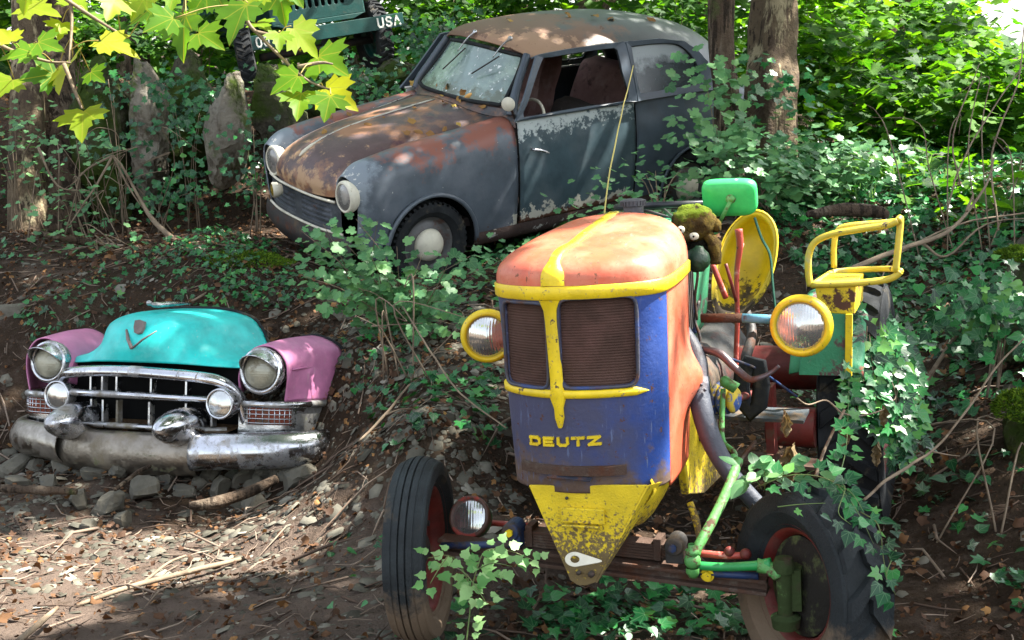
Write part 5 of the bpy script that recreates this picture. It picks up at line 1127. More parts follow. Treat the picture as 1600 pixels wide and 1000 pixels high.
tree(38, 300, 9.9, (42, -30, 10.2), .135, 'grey trunk at the left edge of the rock wall', m_pbark, amp=.1)
tree(92, 320, 10.1, (70, -60, 10.8), .20, 'dark leaning trunk just behind the grey one at the left', m_bark)
tree(1345, 200, 13.5, (1440, -60, 13.8), .14, 'leaning brown trunk half hidden by maple leaves at the right', m_bark)
tree(1020, 100, 16, (1100, -30, 16), .10, 'thin trunk rising behind the roof of the grey saloon', m_bark)
tree(545, 60, 17, (552, -40, 17), .14, 'trunk in the wood above the green car', m_bark)
tree(205, 90, 14.5, (212, -40, 14.5), .17, 'shaded trunk behind the maple leaves at the left', m_bark)
tree(818, 60, 18, (820, -40, 18), .05, 'bare pole of a young tree behind the car roof', m_bark)
_b = at(880, 60, 15); mesh_ = mesh('leaning_tree', trunk_mesh([at(880, 40, 15), at(925, 12, 15.2), at(965, -30, 15.6), at(990, -80, 16)], [.13, .15, .14, .12], seed=3), m_pbark)
tag(mesh_, 'pale leaning trunk in bright light above the middle of the saloon roof', 'tree trunk')

# unseen trees added at right for shade, leaves left out for sun patches
LIT = [(930,390,3.65,.13,1),(1000,365,3.75,.17,1),(1020,420,3.5,.10,.9),(1058,480,3.55,.06,.6),(1062,560,3.55,.07,.7),(1068,640,3.55,.06,.7),(1000,560,3.4,.05,.4),(1020,650,3.35,.07,.7),(1010,720,3.35,.07,.7),
       (1252,508,3.65,.10,.95),(1140,310,4.1,.11,.95),(1165,400,4.8,.18,.85),(1340,390,4.6,.17,.8),(1290,540,4.5,.12,.9),(1305,468,4.6,.08,.8),(1150,300,4.2,.08,.95),(1360,500,4.9,.26,.9),(1360,600,4.7,.16,.8),(1090,740,3.8,.08,.7),(1150,450,4.3,.10,.8),(1135,650,3.7,.07,.8),(1110,840,3.4,.05,.6),
       (30,885,5.6,.30,1),(140,890,5.5,.28,1),(250,875,5.5,.25,.95),(340,862,5.5,.22,.9),(430,856,5.4,.14,.8),(330,828,5.8,.12,.8),(200,872,5.6,.34,1),(90,880,5.6,.34,1),(380,868,5.5,.2,1),(270,862,5.5,.25,1),(300,890,5.3,.16,.9),(10,930,5.0,.2,.95),(-80,960,4.7,.3,1),(40,965,4.6,.18,.9),(-60,900,5.4,.4,1),(100,930,5,.12,.7),
       (380,367,9.2,.30,1),(300,378,9.2,.28,1),(440,352,9.3,.25,.95),(250,390,9.2,.2,.8),(370,320,9.6,.25,.85),(425,312,9.6,.2,.9),(30,300,9.5,.25,.7),(360,220,10.6,.2,.6),(225,180,10.6,.2,.6),(80,330,9.6,.2,.6),
       (750,890,3.4,.13,.95),(710,905,3.4,.10,.9),(830,920,3.3,.06,.5),(80,60,2.8,.30,1),(200,60,2.8,.25,1),(300,40,2.8,.25,1),(400,20,2.8,.2,1),(450,60,2.8,.2,1),(510,120,2.8,.18,1),(120,170,2.8,.12,.9),
       (740,100,9.5,.2,.6),(700,60,9.5,.2,.5),(560,205,8.9,.10,.5),(880,195,8.8,.18,.5),(780,60,9.5,.16,.6),(1000,40,10,.25,.5),(950,90,9.6,.12,.4),(640,290,8.5,.08,.4),(900,320,8.7,.15,.6),
       (1400,300,8,.5,.55),(1500,330,7.5,.4,.5),(1550,480,6,.22,.6),(1330,260,9,.5,.6),(1590,560,5.5,.15,.6),(1480,700,5,.12,.5),(1215,150,9.3,.28,.85),(1440,420,7,.25,.5),(1550,620,5.2,.12,.5),(560,620,6.5,.12,.5),(680,760,4.6,.08,.5),(500,700,6,.08,.4),
       (300,500,7.3,.06,.3),(600,420,6.6,.14,.5),(520,400,6.6,.12,.5)]
bpy.context.view_layer.update(); _dg = bpy.context.evaluated_depsgraph_get()
def seen(px, py, d):
    """where the view ray through a picture point meets what has been built so far"""
    if d < 3 or 3.25 < d < 3.35: return at(px, py, d)
    dr = Vector(tuple(WF + WR * (px - 800) / FPX + WU * (500 - py) / FPX)).normalized(); ok, loc, *_ = scene.ray_cast(_dg, Vector(tuple(CAM)), dr)
    return np.array(loc) if ok and abs((np.array(loc) - CAM) @ WF - d) < 1.6 else at(px, py, d)
_L = np.array([(*(lambda P: P - SUN * ((P[2] - .6) / SUN[2]))(seen(a, b, c))[:2], r, s) for a, b, c, r, s in LIT])
def lit_amount(q):
    out = np.zeros(len(q))
    for x, y, r, s in _L:
        d = np.hypot(q[:, 0] - x, q[:, 1] - y) / r; out = np.maximum(out, s * np.clip((1.5 - d + .07 / r) / .3, 0, 1))
    return out
n = 52000
q = np.c_[rng.uniform(-6.5, 4.6, n), rng.uniform(.2, 12.8, n), np.full(n, .6)]
edge = np.clip((12.4 - q[:, 1]) / 2.0, 0, 1) * np.clip((np.where(q[:, 1] > 7.5, 2.6, 4.4) - q[:, 0]) / 1.2, .10, 1)
gap = np.array([mnoise.noise(Vector((a[0] * 1.7, a[1] * 1.7, 3.3))) + .5 * mnoise.noise(Vector((a[0] * 4.5, a[1] * 4.5, 9.))) for a in q])
keep = (rng.random(n) > lit_amount(q)) & (rng.random(n) < edge) & (gap < np.where(q[:, 1] < 8, .66, .50))
tt = rng.uniform(5.8, 9.5, n) / SUN[2]
Pc = q + SUN[None] * tt[:, None]
# leave the lit spots open: the leaf itself is some 20 cm across
Pc = Pc[keep]; mlt = lit_amount(q[keep])
roots = [(7.6, 4.6), (8.6, 8.3), (7.4, 12.4)]
cen = np.array([(2.4, 3.2), (2.6, 8.0), (4.8, 11.5)])
own = np.argmin(((Pc[:, None, :2] - np.array([(4.2, 2.6), (4.0, 7.2), (4.6, 11.4)])[None]) ** 2).sum(-1), 1)
for k, (x, y) in enumerate(roots):
    b = np.array([x, y, gz(x, y) - .1]); I = own == k; c = Pc[I].mean(0)
    o = empty('tree', b, ['wide tree right of the tractor with its crown over it', 'wide tree right of the path with its crown over the clearing', 'wide tree right of the grey saloon with its crown over it'][k], 'tree', 'big trees beside the clearing')
    mesh('trunk', rel(trunk_mesh([b, b + [-.1, 0, 2.2], b + [-.5, .0, 4.6], (b + [0, 0, 6]) * .6 + c * .4, c + [0, 0, 1]], [.34, .26, .22, .15, .05], seed=k), b), m_bark, o)
    lp = []
    for j in range(7):
        s = b + [-.4, 0, 3.6 + .3 * j]; e = Pc[I][rng.integers(0, I.sum())]; e = np.array([e[0], e[1], max(e[2], 6.4)])
        if lit_amount(((s + e) / 2 - SUN * (((s + e) / 2)[2] - .6) / SUN[2])[None])[0] > .3: continue
        lp.append(ctube([s, (s + e) / 2 + [0, 0, .5], e], [.10, .06, .02], 5, 6))
    if lp: mesh('limbs', rel(join(*lp), b), m_bark, o)
    m_ = I.sum(); leaves('crown', COARSE, Pc[I] , rdir(m_) * .8 + SUN, rdir(m_), rng.uniform(.10, .17, m_), m_can, o)

# ------------------------------------------------------------------ rocks
def rock(c, size, seed, m=m_rock, rot=0, n=40, mm=26, facets=9, amp=.10):
    V, F = ball((0, 0, 0), 1, n, mm); r_ = np.random.default_rng(seed); pl_ = norm_rows(r_.normal(size=(facets, 3))); pd = r_.uniform(.55, .80, facets); out = []
    cr, sr = math.cos(R(rot)), math.sin(R(rot))
    for v in V:
        v = np.array(v)
        v = np.sign(v) * np.abs(v) ** .55
        for a, d in zip(pl_, pd):
            e = v @ a - d
            if e > 0: v = v - a * e * .97
        p = Vector(tuple(v * 1.7 + seed)); q = mnoise.noise_vector(p); q2 = mnoise.noise_vector(p * 3.1); q3 = mnoise.noise_vector(p * 8) * 1.6
        v = v + np.array(q) * amp + np.array(q2) * amp * .45 + np.array(q3) * amp * .2
        v = v * np.array(size) * .5; v = np.array([v[0] * cr - v[1] * sr, v[0] * sr + v[1] * cr, v[2]]); out.append(tuple(v + np.array(c)))
    return out, F
def wall_rock(x0, x1, y0, y1, d, seed, label, dep=.7, name='boulder', m=m_rock, group=None):
    c = at((x0 + x1) / 2, (y0 + y1) / 2, d); w_ = (x1 - x0) / FPX * d * 1.12; h_ = (y1 - y0) / FPX * d * 1.12
    o = mesh(name, rel(rock(c, (w_ * 1.15, dep, h_ * 1.12), seed, m, n=64, mm=44, facets=16, amp=.14), (0, 0, 0)), m, auto=30); return tag(o, label, 'boulder', group)
wall_rock(104, 218, 85, 345, 10.2, 3, 'tall mossy boulder at the left end of the rock wall')
wall_rock(200, 264, 105, 310, 10.1, 8, 'upright grey slab with a pointed top in the rock wall', m=m_rockp)
wall_rock(250, 335, 80, 290, 10.6, 14, 'ivy covered boulder in the shade between the slab and the pale rock')
wall_rock(330, 398, 135, 285, 9.9, 21, 'pale boulder under the wheel of the green car', m=m_rockp)
wall_rock(396, 470, 120, 260, 10.2, 27, 'boulder just behind the right wing of the grey saloon')
wall_rock(455, 560, 110, 220, 10.9, 33, 'shaded boulder behind the bonnet of the grey saloon')
wall_rock(550, 680, 85, 190, 11.6, 35, 'mossy boulder under the bumper of the green car')
wall_rock(20, 120, 150, 330, 10.7, 39, 'dark boulder between the trunks at the left edge')
wall_rock(70, 560, 190, 345, 11.1, 52, 'long dark rock face behind the standing stones', dep=.9)
wall_rock(1545, 1650, 385, 600, 5.9, 41, 'mossy boulder at the right edge above the path', dep=.6)
wall_rock(1575, 1660, 600, 800, 4.9, 44, 'rounded mossy boulder low at the right edge', dep=.5)

def moss(c, r, seed, label, n=2600):
    c = np.array(c); q = rdir(n); q[:, 2] = np.abs(q[:, 2]) * 1.0 - .1; f = 1 + .25 * np.array([mnoise.noise(Vector(tuple(v * 2.2 + seed))) for v in q]); Pm = c + q * np.array(r) * f[:, None]
    o = leaves('moss_cushion', BLADE, Pm, rdir(n), q + rdir(n) * .5, rng.uniform(.010, .022, n), m_mossl); return tag(o, label, 'moss')
BLADE = (np.array([(-.25, 0, 0), (.25, 0, 0), (.12, .7, .1), (0, 1, .2)], float), np.array([(0, 1, 2), (0, 2, 3)]))
m_mossl = mat('moss_blades', None, .9, attr=[(0, (.03, .06, .008)), (.6, (.08, .16, .012)), (1, (.16, .24, .02))], trans=(.2, (1.3, 1.3, .5)))
moss(at(1602, 402, 5.75), (.12, .15, .05), 1, 'bright moss cushion on the upper boulder at the right edge')
moss(at(1590, 645, 4.72), (.08, .11, .09), 2, 'bright moss cushion on the lower boulder at the right edge', 2000)
moss(hit(380, 402) + [0, 0, -.03], (.30, .24, .07), 3, 'flat moss cushion on the bank left of the front wheel of the saloon', 4000)
# stones under the chrome bumper, each its own
ORD = ['first','second','third','fourth','fifth','sixth','seventh','eighth','ninth','tenth','eleventh','twelfth','thirteenth','fourteenth','fifteenth','sixteenth','seventeenth','eighteenth','nineteenth','twentieth','twenty-first','twenty-second','twenty-third','twenty-fourth','twenty-fifth']
STN = [(60,735,34),(105,738,40),(150,742,36),(122,780,40),(168,790,52),(185,740,38),(222,765,54),(262,745,44),(290,770,30),(245,735,34),(330,742,40),(345,765,44),(310,760,30),(378,750,36),(395,770,40),(20,735,50),(75,760,34),(410,745,30),(190,812,34),(140,815,30),(28,765,36),(440,740,44),(470,752,60),(395,790,56)]
for i, (px, py, s) in enumerate(STN):
    row = [a for a in STN if (a[1] < 750) == (py < 750)]; nth = sorted(row).index((px, py, s))
    p = hit(px, py + s * .15, 3.5, 12); r_ = s / FPX * (p[1] + .2)
    o = mesh('stone', rel(rock((0, 0, 0), (r_ * 1.35, r_ * .95, r_ * .9), 60 + i, rot=rng.uniform(0, 180), n=16, mm=10, facets=10, amp=.06), (0, 0, 0)), m_stone, smooth=False)
    o.location = tuple(p + [0, 0, r_ * .15]); o.rotation_euler = (rng.uniform(-.4, .4), rng.uniform(-.4, .4), 0)
    tag(o, ('angular stone close under the chrome bumper, ' if py < 750 else 'angular stone lying forward of the chrome bumper, ') + ORD[nth] + ' from the left', 'stone', 'stones under the car front')
for (px, py, s, lab) in [(545,492,38,'pale slate stone on the bank between shrub and car front'),(470,745,46,'flat greenish slate by the right end of the bumper'),(720,470,34,'pale stone under the shrub'),(18,480,50,'brown stone at the left edge above the pink wing')]:
    p = hit(px, py, 3.5, 12); r_ = s / FPX * p[1]
    o = mesh('stone', rock((0, 0, 0), (r_ * 1.6, r_ * 1.2, r_ * .6), int(px), n=18, mm=12), m_stone, smooth=False); o.location = tuple(p); tag(o, lab, 'stone')

# ------------------------------------------------------------------ what lies on the ground
def inpoly(px, py, poly):
    inside = np.zeros(len(px), bool); n = len(poly)
    for i in range(n):
        x1, y1 = poly[i]; x2, y2 = poly[(i + 1) % n]
        c = ((y1 > py) != (y2 > py)) & (px < (x2 - x1) * (py - y1) / (y2 - y1 + 1e-9) + x1); inside ^= c
    return inside
def gsample(n, x0=-5.5, x1=6.5, y0=2.2, y1=13.5):
    q = np.c_[rng.uniform(x0, x1, n), rng.uniform(y0, y1, n)]; z = H(q[:, 0], q[:, 1]); return np.c_[q, z]
def gnorm(P, e=.05):
    zx = (hbase(P[:, 0] + e, P[:, 1]) - hbase(P[:, 0] - e, P[:, 1])) / (2 * e); zy = (hbase(P[:, 0], P[:, 1] + e) - hbase(P[:, 0], P[:, 1] - e)) / (2 * e)
    return norm_rows(np.c_[-zx, -zy, np.ones(len(P))])
AREAS = [([(1100,300),(1240,270),(1330,215),(1640,190),(1640,540),(1500,590),(1430,560),(1400,640),(1370,520),(1300,480),(1200,380)], 1.0),
         ([(1420,560),(1640,520),(1640,1010),(1540,900),(1460,800),(1400,700)], .42), ([(840,955),(1000,920),(1210,930),(1440,1010),(1440,1160),(820,1160)], .85), ([(620,960),(860,945),(860,1150),(600,1150)], .25),
         ([(110,450),(230,400),(330,365),(440,395),(500,440),(480,480),(400,500),(230,490),(170,520),(60,545),(20,500)], .95), ([(460,400),(800,380),(800,470),(780,640),(640,560),(540,500)], .38), ([(520,540),(720,520),(790,700),(600,720)], .45), ([(470,860),(620,700),(620,1000),(480,1000)], .06),
         ([(-20,300),(180,290),(440,275),(450,340),(250,350),(60,345),(-20,360)], .30), ([(200,90),(700,80),(700,230),(470,300),(200,310)], .30), ([(-20,380),(160,380),(90,460),(-20,470)], .15), ([(740,330),(1150,280),(1150,360),(900,420),(740,440)], .6),
         ([(1180,600),(1440,560),(1480,800),(1400,860),(1300,760)], .28), ([(-20,60),(560,60),(560,120),(-20,150)], .4), ([(640,60),(1200,60),(1300,250),(1100,300),(640,200)], .7)]
m = 150000; P = gsample(m); px, py, dd = proj(P); dens = np.zeros(m)
for poly, s in AREAS:
    I = inpoly(px, py, poly); dens[I] = np.maximum(dens[I], s)
cl = np.array([mnoise.noise(Vector((a[0] * 1.9, a[1] * 1.9, 0))) for a in P]); dens *= np.where(dens > .99, np.clip(1.2 + cl * .8, .7, 1.4), np.clip(.75 + cl * 1.6, 0.03, 1.3))
I = rng.random(m) < dens * .62; Q = P[I]; k = len(Q); Nn = gnorm(Q)
Q[:, 2] += rng.uniform(.0, .09, k)
o = leaves('ivy_ground_cover', [IVY, IVY2, IVY], Q, Nn + rdir(k) * .75 + [0, -.15, .2], rdir(k), np.where(Q[:, 0] < -.5, .72, 1) * rng.uniform(.034, .074, k), m_ivy, rnd=np.clip(rng.beta(1.6, 2.0, k), 0, 1)); tag(o, None, None, None, 'stuff')
# leaf litter
m = 170000; P = gsample(m); px, py, dd = proj(P); cl = np.array([mnoise.noise(Vector((a[0] * 1.3, a[1] * 1.3, 7))) for a in P])
I = rng.random(m) < .42 * np.clip(.7 + cl * 1.3, .1, 1) * np.where(P[:, 0] < -1.2, .8, 1) * np.where((P[:, 1] < 6.2) & (P[:, 0] < -.2), .7, 1.15); Q = P[I]; k = len(Q); Q[:, 2] += rng.uniform(.003, .03, k)
o = leaves('leaf_litter', DEAD, Q, gnorm(Q) + rdir(k) * .8, rdir(k), np.clip(np.exp(rng.normal(math.log(.025), .45, k)), .010, .055), m_deadl, rnd=rng.beta(1.5, 2.4, k)); tag(o, None, None, None, 'stuff')
# slate chips
CH = (np.array([(-.5, -.4, 0), (.45, -.5, 0), (.6, .1, 0), (.1, .55, 0), (-.5, .4, 0), (-.42, -.3, .13), (.36, -.4, .15), (.48, .08, .11), (.08, .42, .16), (-.42, .3, .12)], float),
      np.array([(5, 6, 7), (5, 7, 8), (5, 8, 9), (0, 1, 6), (0, 6, 5), (1, 2, 7), (1, 7, 6), (2, 3, 8), (2, 8, 7), (3, 4, 9), (3, 9, 8), (4, 0, 5), (4, 5, 9)]))
m = 130000; P = gsample(m, y1=9.5); px, py, dd = proj(P); cl = np.array([mnoise.noise(Vector((a[0] * 1.1, a[1] * 1.1, 17))) for a in P])
dn = np.full(m, .08); dn[inpoly(px, py, [(420,440),(800,470),(800,1000),(480,860),(440,740)])] = .75; dn[inpoly(px, py, [(-30,720),(640,720),(640,1010),(-30,1010)])] = .36; dn[inpoly(px, py, [(-30,700),(520,700),(520,830),(-30,830)])] = .6
I = rng.random(m) < dn * np.clip(.8 + cl * 1.5, .15, 1.4); Q = P[I]; k = len(Q); sz = np.exp(rng.normal(math.log(.018), .68, k)); sz = np.clip(sz, .007, .085)
o = leaves('slate_gravel', CH, Q, gnorm(Q) + rdir(k) * .35, rdir(k), sz, m_chip, rnd=rng.beta(2, 2, k)); tag(o, None, None, None, 'stuff')
# twigs
m = 10000; P = gsample(m, y1=10); Vs = []; Fs = []; Rr = []
for i, p in enumerate(P):
    L_ = math.exp(rng.normal(math.log(.085), .6)); a = rng.uniform(0, 6.28); dv = np.array([math.cos(a), math.sin(a), 0]) * min(L_, .5); q = p + dv; q[2] = H(q[0], q[1])[0] + rng.uniform(.005, .03); p = p + [0, 0, rng.uniform(.004, .02)]
    mid = (p + q) / 2 + rng.normal(size=3) * L_ * .07; V, F = tube([p, mid, q], [L_ * .018 + .0012, L_ * .016 + .001, .001], 4, caps=False)
    F = [(a_, b_, c_) for a_, b_, c_, d_ in F] + [(a_, c_, d_) for a_, b_, c_, d_ in F]; Fs.append(np.array(F) + len(Vs) * 12); Vs.append(V); Rr += [rng.random()] * 12
o = npmesh('twig_litter', np.array(Vs).reshape(-1, 3), np.concatenate(Fs), m_twig, rnd=Rr); tag(o, None, None, None, 'stuff')
# grass tufts on the right bank
P = gsample(40000, 1, 5, 7, 13); px, py, dd = proj(P); I = inpoly(px, py, [(1180,250),(1420,230),(1480,300),(1330,330),(1200,310)]); Q = P[I][:1500]; k = len(Q)
BL = (np.array([(-.03, 0, 0), (.03, 0, 0), (.02, .6, .08), (0, 1, .3)], float), np.array([(0, 1, 2), (0, 2, 3)]))
o = leaves('grass', BL, Q, rdir(k) + [0, -1, .2], rdir(k) * .5 + [0, 0, 1], rng.uniform(.08, .2, k), m_shrub); tag(o, None, None, None, 'stuff')

# ------------------------------------------------------------------ plants with stems
def plant(name, label, cat, stems, r, tpl, size, gap, m, ms, N0=(0, -.5, .8), spread=.6, petiole=.6, group=None, base=None, jit=.5, rr=None, dead=0):
    S = [smooth_path([at(*p) if len(p) == 3 and p[2] > 0 and p[0] > 20 or p[1] > 20 else p for p in s], 5) for s in stems]
    b = S[0][0] if base is None else base
    o = empty(name, b, label, cat, group)
    mesh('stems', rel(join(*[tube(s, np.linspace(r, r * .35, len(s)), 5) for s in S]), b), ms, o)
    P = []; D = []
    for s in S:
        L = np.r_[0, np.cumsum(np.linalg.norm(np.diff(s, axis=0), axis=1))]; t = np.arange(gap * .5, L[-1] + gap * .3, gap); side = 1
        for a in t:
            for _ in range(2 if rng.random() < .45 else 1):
                c = np.array([np.interp(a, L, s[:, k]) for k in range(3)]); tg = nrm(np.array([np.interp(a + .01, L, s[:, k]) for k in range(3)]) - np.array([np.interp(a - .01, L, s[:, k]) for k in range(3)]))
                sd = nrm(np.cross(tg, [0, -1, .3])) * side; side *= -1; dv = nrm(tg * .4 + sd * spread + rng.normal(size=3) * jit * .5)
                P.append(c + dv * size * petiole * rng.uniform(.4, 1.2)); D.append(dv)
    P = np.array(P); D = np.array(D); k = len(P)
    leaves('leaves', tpl, P, np.array(N0)[None] + rdir(k) * jit, D, size * rng.uniform(.65, 1.2, k), m, o, rnd=rr)
    return o
# shrub in front of the saloon's front wheel
st = []
for e in [(470,360),(478,395),(505,350),(520,420),(556,342),(590,345),(620,385),(660,398),(700,412),(735,400),(600,430),(560,450),(640,460),(700,470),(500,470),(745,455),(540,380),(580,400),(470,430),(690,440),(655,520),(720,510)]:
    b_ = (625 + rng.uniform(-25, 25), 530, 6.9); st.append([b_, ((b_[0] + e[0]) / 2 + rng.uniform(-15, 15), (530 + e[1]) / 2 - 22, 6.75 + rng.uniform(-.15, .15)), (*e, 6.6 + rng.uniform(-.25, .25))])
plant('shrub', 'pale green lobed leaf shrub in front of the front wheel of the grey saloon', 'shrub', st, .004, LOBED, .062, .036, m_shrub, m_stem, jit=.45)
plant('sprig', 'bright pale sprig growing beside the ribbed front tyre', 'plant', [[(728,1010,3.3),(735,930,3.3),(720,885,3.28),(700,868,3.25),(668,872,3.22)],[(735,930,3.3),(745,890,3.3),(760,860,3.32),(800,862,3.33),(838,878,3.34)],[(720,890,3.28),(735,905,3.2),(752,930,3.15),(762,945,3.12)],[(700,868,3.25),(685,890,3.2),(672,912,3.17)],[(745,890,3.3),(770,880,3.25),(800,885,3.22)]], .0022, OVAL if False else SPRIG, .035, .024, mat('pale_sprig_leaf', None, .5, attr=[(0, (.08, .26, .06)), (1, (.30, .50, .20))], trans=(.45, (1.4, 1.3, .6))), m_gstem, jit=.3, N0=(0, -.6, .7))
# ivy hanging over rear tyre and fender
st = []
for i in range(22):
    x = 1338 + i * 3.9 + rng.uniform(-6, 6); y0 = 452 + abs(i - 5) * 6; st.append([(x - 5, y0, 5.0), (x + rng.uniform(-8, 10), y0 + 60, 4.62), (x + rng.uniform(-12, 16), y0 + 120 + rng.uniform(0, 40), 4.52), (x + rng.uniform(-12, 12), y0 + 150 + rng.uniform(-30, 50), 4.50)])
plant('ivy', 'sunlit ivy hanging over the rear tyre of the tractor', 'ivy', st, .003, [IVY, IVY2], .056, .026, m_ivy, m_stem, N0=(.2, -.8, .6), jit=.45, rr=rng.random(4000)[:0] if False else None)
st = [[(1185,760,3.45),(1240,742,3.35),(1300,752,3.25),(1340,800,3.15),(1365,850,3.1)],[(1300,752,3.25),(1330,770,3.18),(1350,800,3.15)],[(1290,748,3.3),(1320,760,3.2),(1310,800,3.1),(1330,820,3.08)],[(1345,800,3.2),(1372,820,3.1),(1380,870,3.1),(1385,900,3.1)],[(1400,860,3.3),(1385,900,3.2),(1400,930,3.2)],[(1215,792,3.08),(1250,788,3.06),(1290,786,3.06)],[(1310,750,3.3),(1322,700,3.6),(1325,640,3.9),(1327,580,4.3)]]
plant('ivy', 'ivy trailing over the lugged front tyre of the tractor', 'ivy', st, .002, [IVY, IVY2], .040, .042, m_ivy, m_gstem, N0=(0, -.6, .8), jit=.45)
plant('seedling', 'small oval leaved seedling on top of the lugged front tyre', 'plant', [[(1190,765,3.5),(1180,750,3.45),(1160,745,3.4)],[(1195,765,3.5),(1195,740,3.45),(1190,730,3.4)],[(1220,760,3.5),(1225,735,3.45),(1228,722,3.42)],[(1240,758,3.5),(1262,740,3.45),(1272,735,3.4)]], .002, OVAL, .055, .028, m_shrub, m_gstem, jit=.3)
# hanging dead leaves
def crumple(L, seed):
    rw = []
    for i in range(15):
        v = i / 14; wd = (.10 + .62 * math.sin(math.pi * min(1, v * 1.08)) ** .8 * (1 + .25 * math.sin(v * 23 + seed))) * .5; r_ = []
        for j in range(13):
            u = j / 6 - 1; q_ = mnoise.noise_vector(Vector((u * 1.6 + seed, v * 3.1, .5))); 
            r_.append((u * wd * L * (1 - .35 * abs(u)) + q_.x * L * .10, (-abs(u) ** 1.3 * .34 + .05 * math.sin(u * 14)) * L + q_.y * L * .16, -v * L + q_.z * L * .06 - .12 * L * abs(u)))
        rw.append(r_)
    return patch(rw, 2, 2)
m_crm = mat('crumpled_leaf', (.17, .125, .065), .8, layers=[((.28, .22, .13), 30, .5, .15), ((.07, .045, .02), 45, .56, .1)], bump=.6, bscale=120, trans=(.15, (1.2, 1, .6)))
for i, (px, py, s, d) in enumerate([(1243,690,.115,3.6),(1226,640,.07,3.6),(1325,655,.08,3.9),(1378,630,.07,4.1),(1372,690,.07,4.0)]):
    o = mesh('dead_leaf', crumple(s, i * 3.7 + 1), m_crm); o.location = tuple(at(px, py, d)); o.rotation_euler = (0, 0, rng.uniform(-.8, .8))
    tag(o, ['big curled dead leaf hanging above the lugged tyre', 'small curled dead leaf beside the big hanging one', 'dead leaf hanging in front of the rear tyre', 'upper dead leaf hanging right of the rear tyre', 'lower dead leaf hanging right of the rear tyre'][i], 'dead leaf')
def vine(name, label, cat, pts, r, m=m_stem, extra=()):
    P = [at(*p) for p in pts]; b = P[0]; VF = join(ctube(P, r, 6, 7), *[ctube([at(*p) for p in e], [r[1] * .6 if not np.isscalar(r) else r * .6, r[-1] * .6 if not np.isscalar(r) else r * .4], 5, 5) for e in extra])
    o = mesh(name, rel(wob(VF, .004, 9), b), m); o.location = tuple(b); return tag(o, label, cat)
vine('branch', 'long bare branch rising to the right above the fender rail', 'branch', [(1270,440,5.6),(1330,420,5.7),(1400,392,5.8),(1465,370,5.9),(1500,345,6.0),(1540,290,6.2),(1553,248,6.3)], [.010,.013,.012,.011,.009,.006,.004], extra=[[(1440,380,5.9),(1480,400,5.9),(1540,350,5.9),(1620,340,5.9)],[(1510,330,6),(1520,305,6.1),(1515,300,6.1)]])
vine('branch', 'thin bare branch running up from the tractor tyre to the right edge', 'branch', [(1350,780,4.0),(1400,740,4.2),(1455,705,4.4),(1500,655,4.5),(1560,570,4.6),(1610,520,4.7)], [.005,.006,.005,.0045,.004,.003], extra=[[(1455,705,4.4),(1480,710,4.4),(1500,712,4.4)]])
vine('branch', 'pale bare branch leaning behind the rear tyre', 'branch', [(1415,645,5.5),(1450,590,5.6),(1490,530,5.7),(1520,480,5.8),(1570,440,5.9)], [.010,.011,.009,.007,.005])
vine('branch', 'thin grey stem standing before the rear tyre', 'branch', [(1275,745,3.7),(1290,700,3.75),(1320,640,3.8)], [.006,.005,.004], extra=[[(1315,645,3.8),(1290,625,3.8),(1262,632,3.75),(1245,622,3.7)],[(1315,645,3.8),(1345,650,3.9),(1380,640,4.0)]])
vine('stalk', 'long straw yellow stalk standing in front of the saloon door', 'stalk', [(944,338,4.6),(948,300,4.65),(962,220,4.75),(989,103,4.9)], [.0030,.0030,.0028,.0018], mat('straw', (.55,.45,.12), .6))
vine('branch', 'bent dead branch like an arch in front of the rock wall', 'branch', [(272,375,8.8),(240,345,8.9),(218,310,9),(192,262,9),(176,243,9)], [.022,.018,.012,.009,.007], extra=[[(176,243,9),(150,290,8.9),(108,352,8.8)],[(176,243,9),(140,262,9),(112,288,9)],[(176,243,9),(200,290,9),(222,325,9)],[(60,230,9),(90,290,9),(140,298,9)]])
vine('branch', 'fallen branch lying along the foot of the bank at the left', 'branch', [(60,365,8.6),(130,378,8.8),(200,392,8.9),(240,380,9),(290,372,9.1),(340,366,9.1)], [.02,.03,.035,.04,.035,.03], m_bark)
vine('branch', 'thin root looping down the bank left of the saloon', 'branch', [(300,470,7.6),(340,450,7.8),(400,428,8),(450,400,8.3)], [.007,.012,.010,.006], extra=[])
vine('branch', 'dark log among the stones in front of the chrome bumper', 'branch', [(295,790,5.75),(340,785,5.8),(390,768,5.9),(432,748,6.0)], [.018,.030,.028,.022], m_bark)
vine('branch', 'mossy log lying left of the stones', 'branch', [(-20,762,6.1),(60,766,6.0),(120,768,6.0)], [.02,.024,.016], m_bark)
vine('branch', 'dark stick leaning among the stones', 'branch', [(180,765,6.0),(215,738,6.2),(235,728,6.3)], [.010,.012,.010], m_bark)
vine('branch', 'long stick lying across the sunny part of the path', 'branch', [(120,945,4.75),(220,912,4.95),(330,885,5.15),(400,868,5.3)], [.008,.012,.011,.008], extra=[[(220,912,4.95),(260,880,5.1),(290,868,5.2)]])
vine('branch', 'thin stick on the path at the lower left', 'branch', [(30,1000,4.2),(60,975,4.3),(90,950,4.5)], [.012,.012,.008])
vine('branch', 'weathered log on the ivy bank above the yellow rail', 'branch', [(1262,335,7.4),(1320,328,7.5),(1375,332,7.5),(1385,342,7.5)], [.02,.045,.04,.02], m_bark)
vine('branch', 'pale bramble running from the shrub down to the tractor grille', 'branch', [(630,480,6.2),(680,560,5.6),(720,615,5.2),(790,668,4.6)], [.004,.0045,.004,.003])
vine('branch', 'dry twig on the scree left of the tractor', 'branch', [(560,690,5.4),(600,650,5.5),(640,600,5.6)], [.006,.007,.004], extra=[[(600,650,5.5),(625,640,5.5),(650,640,5.5)]])
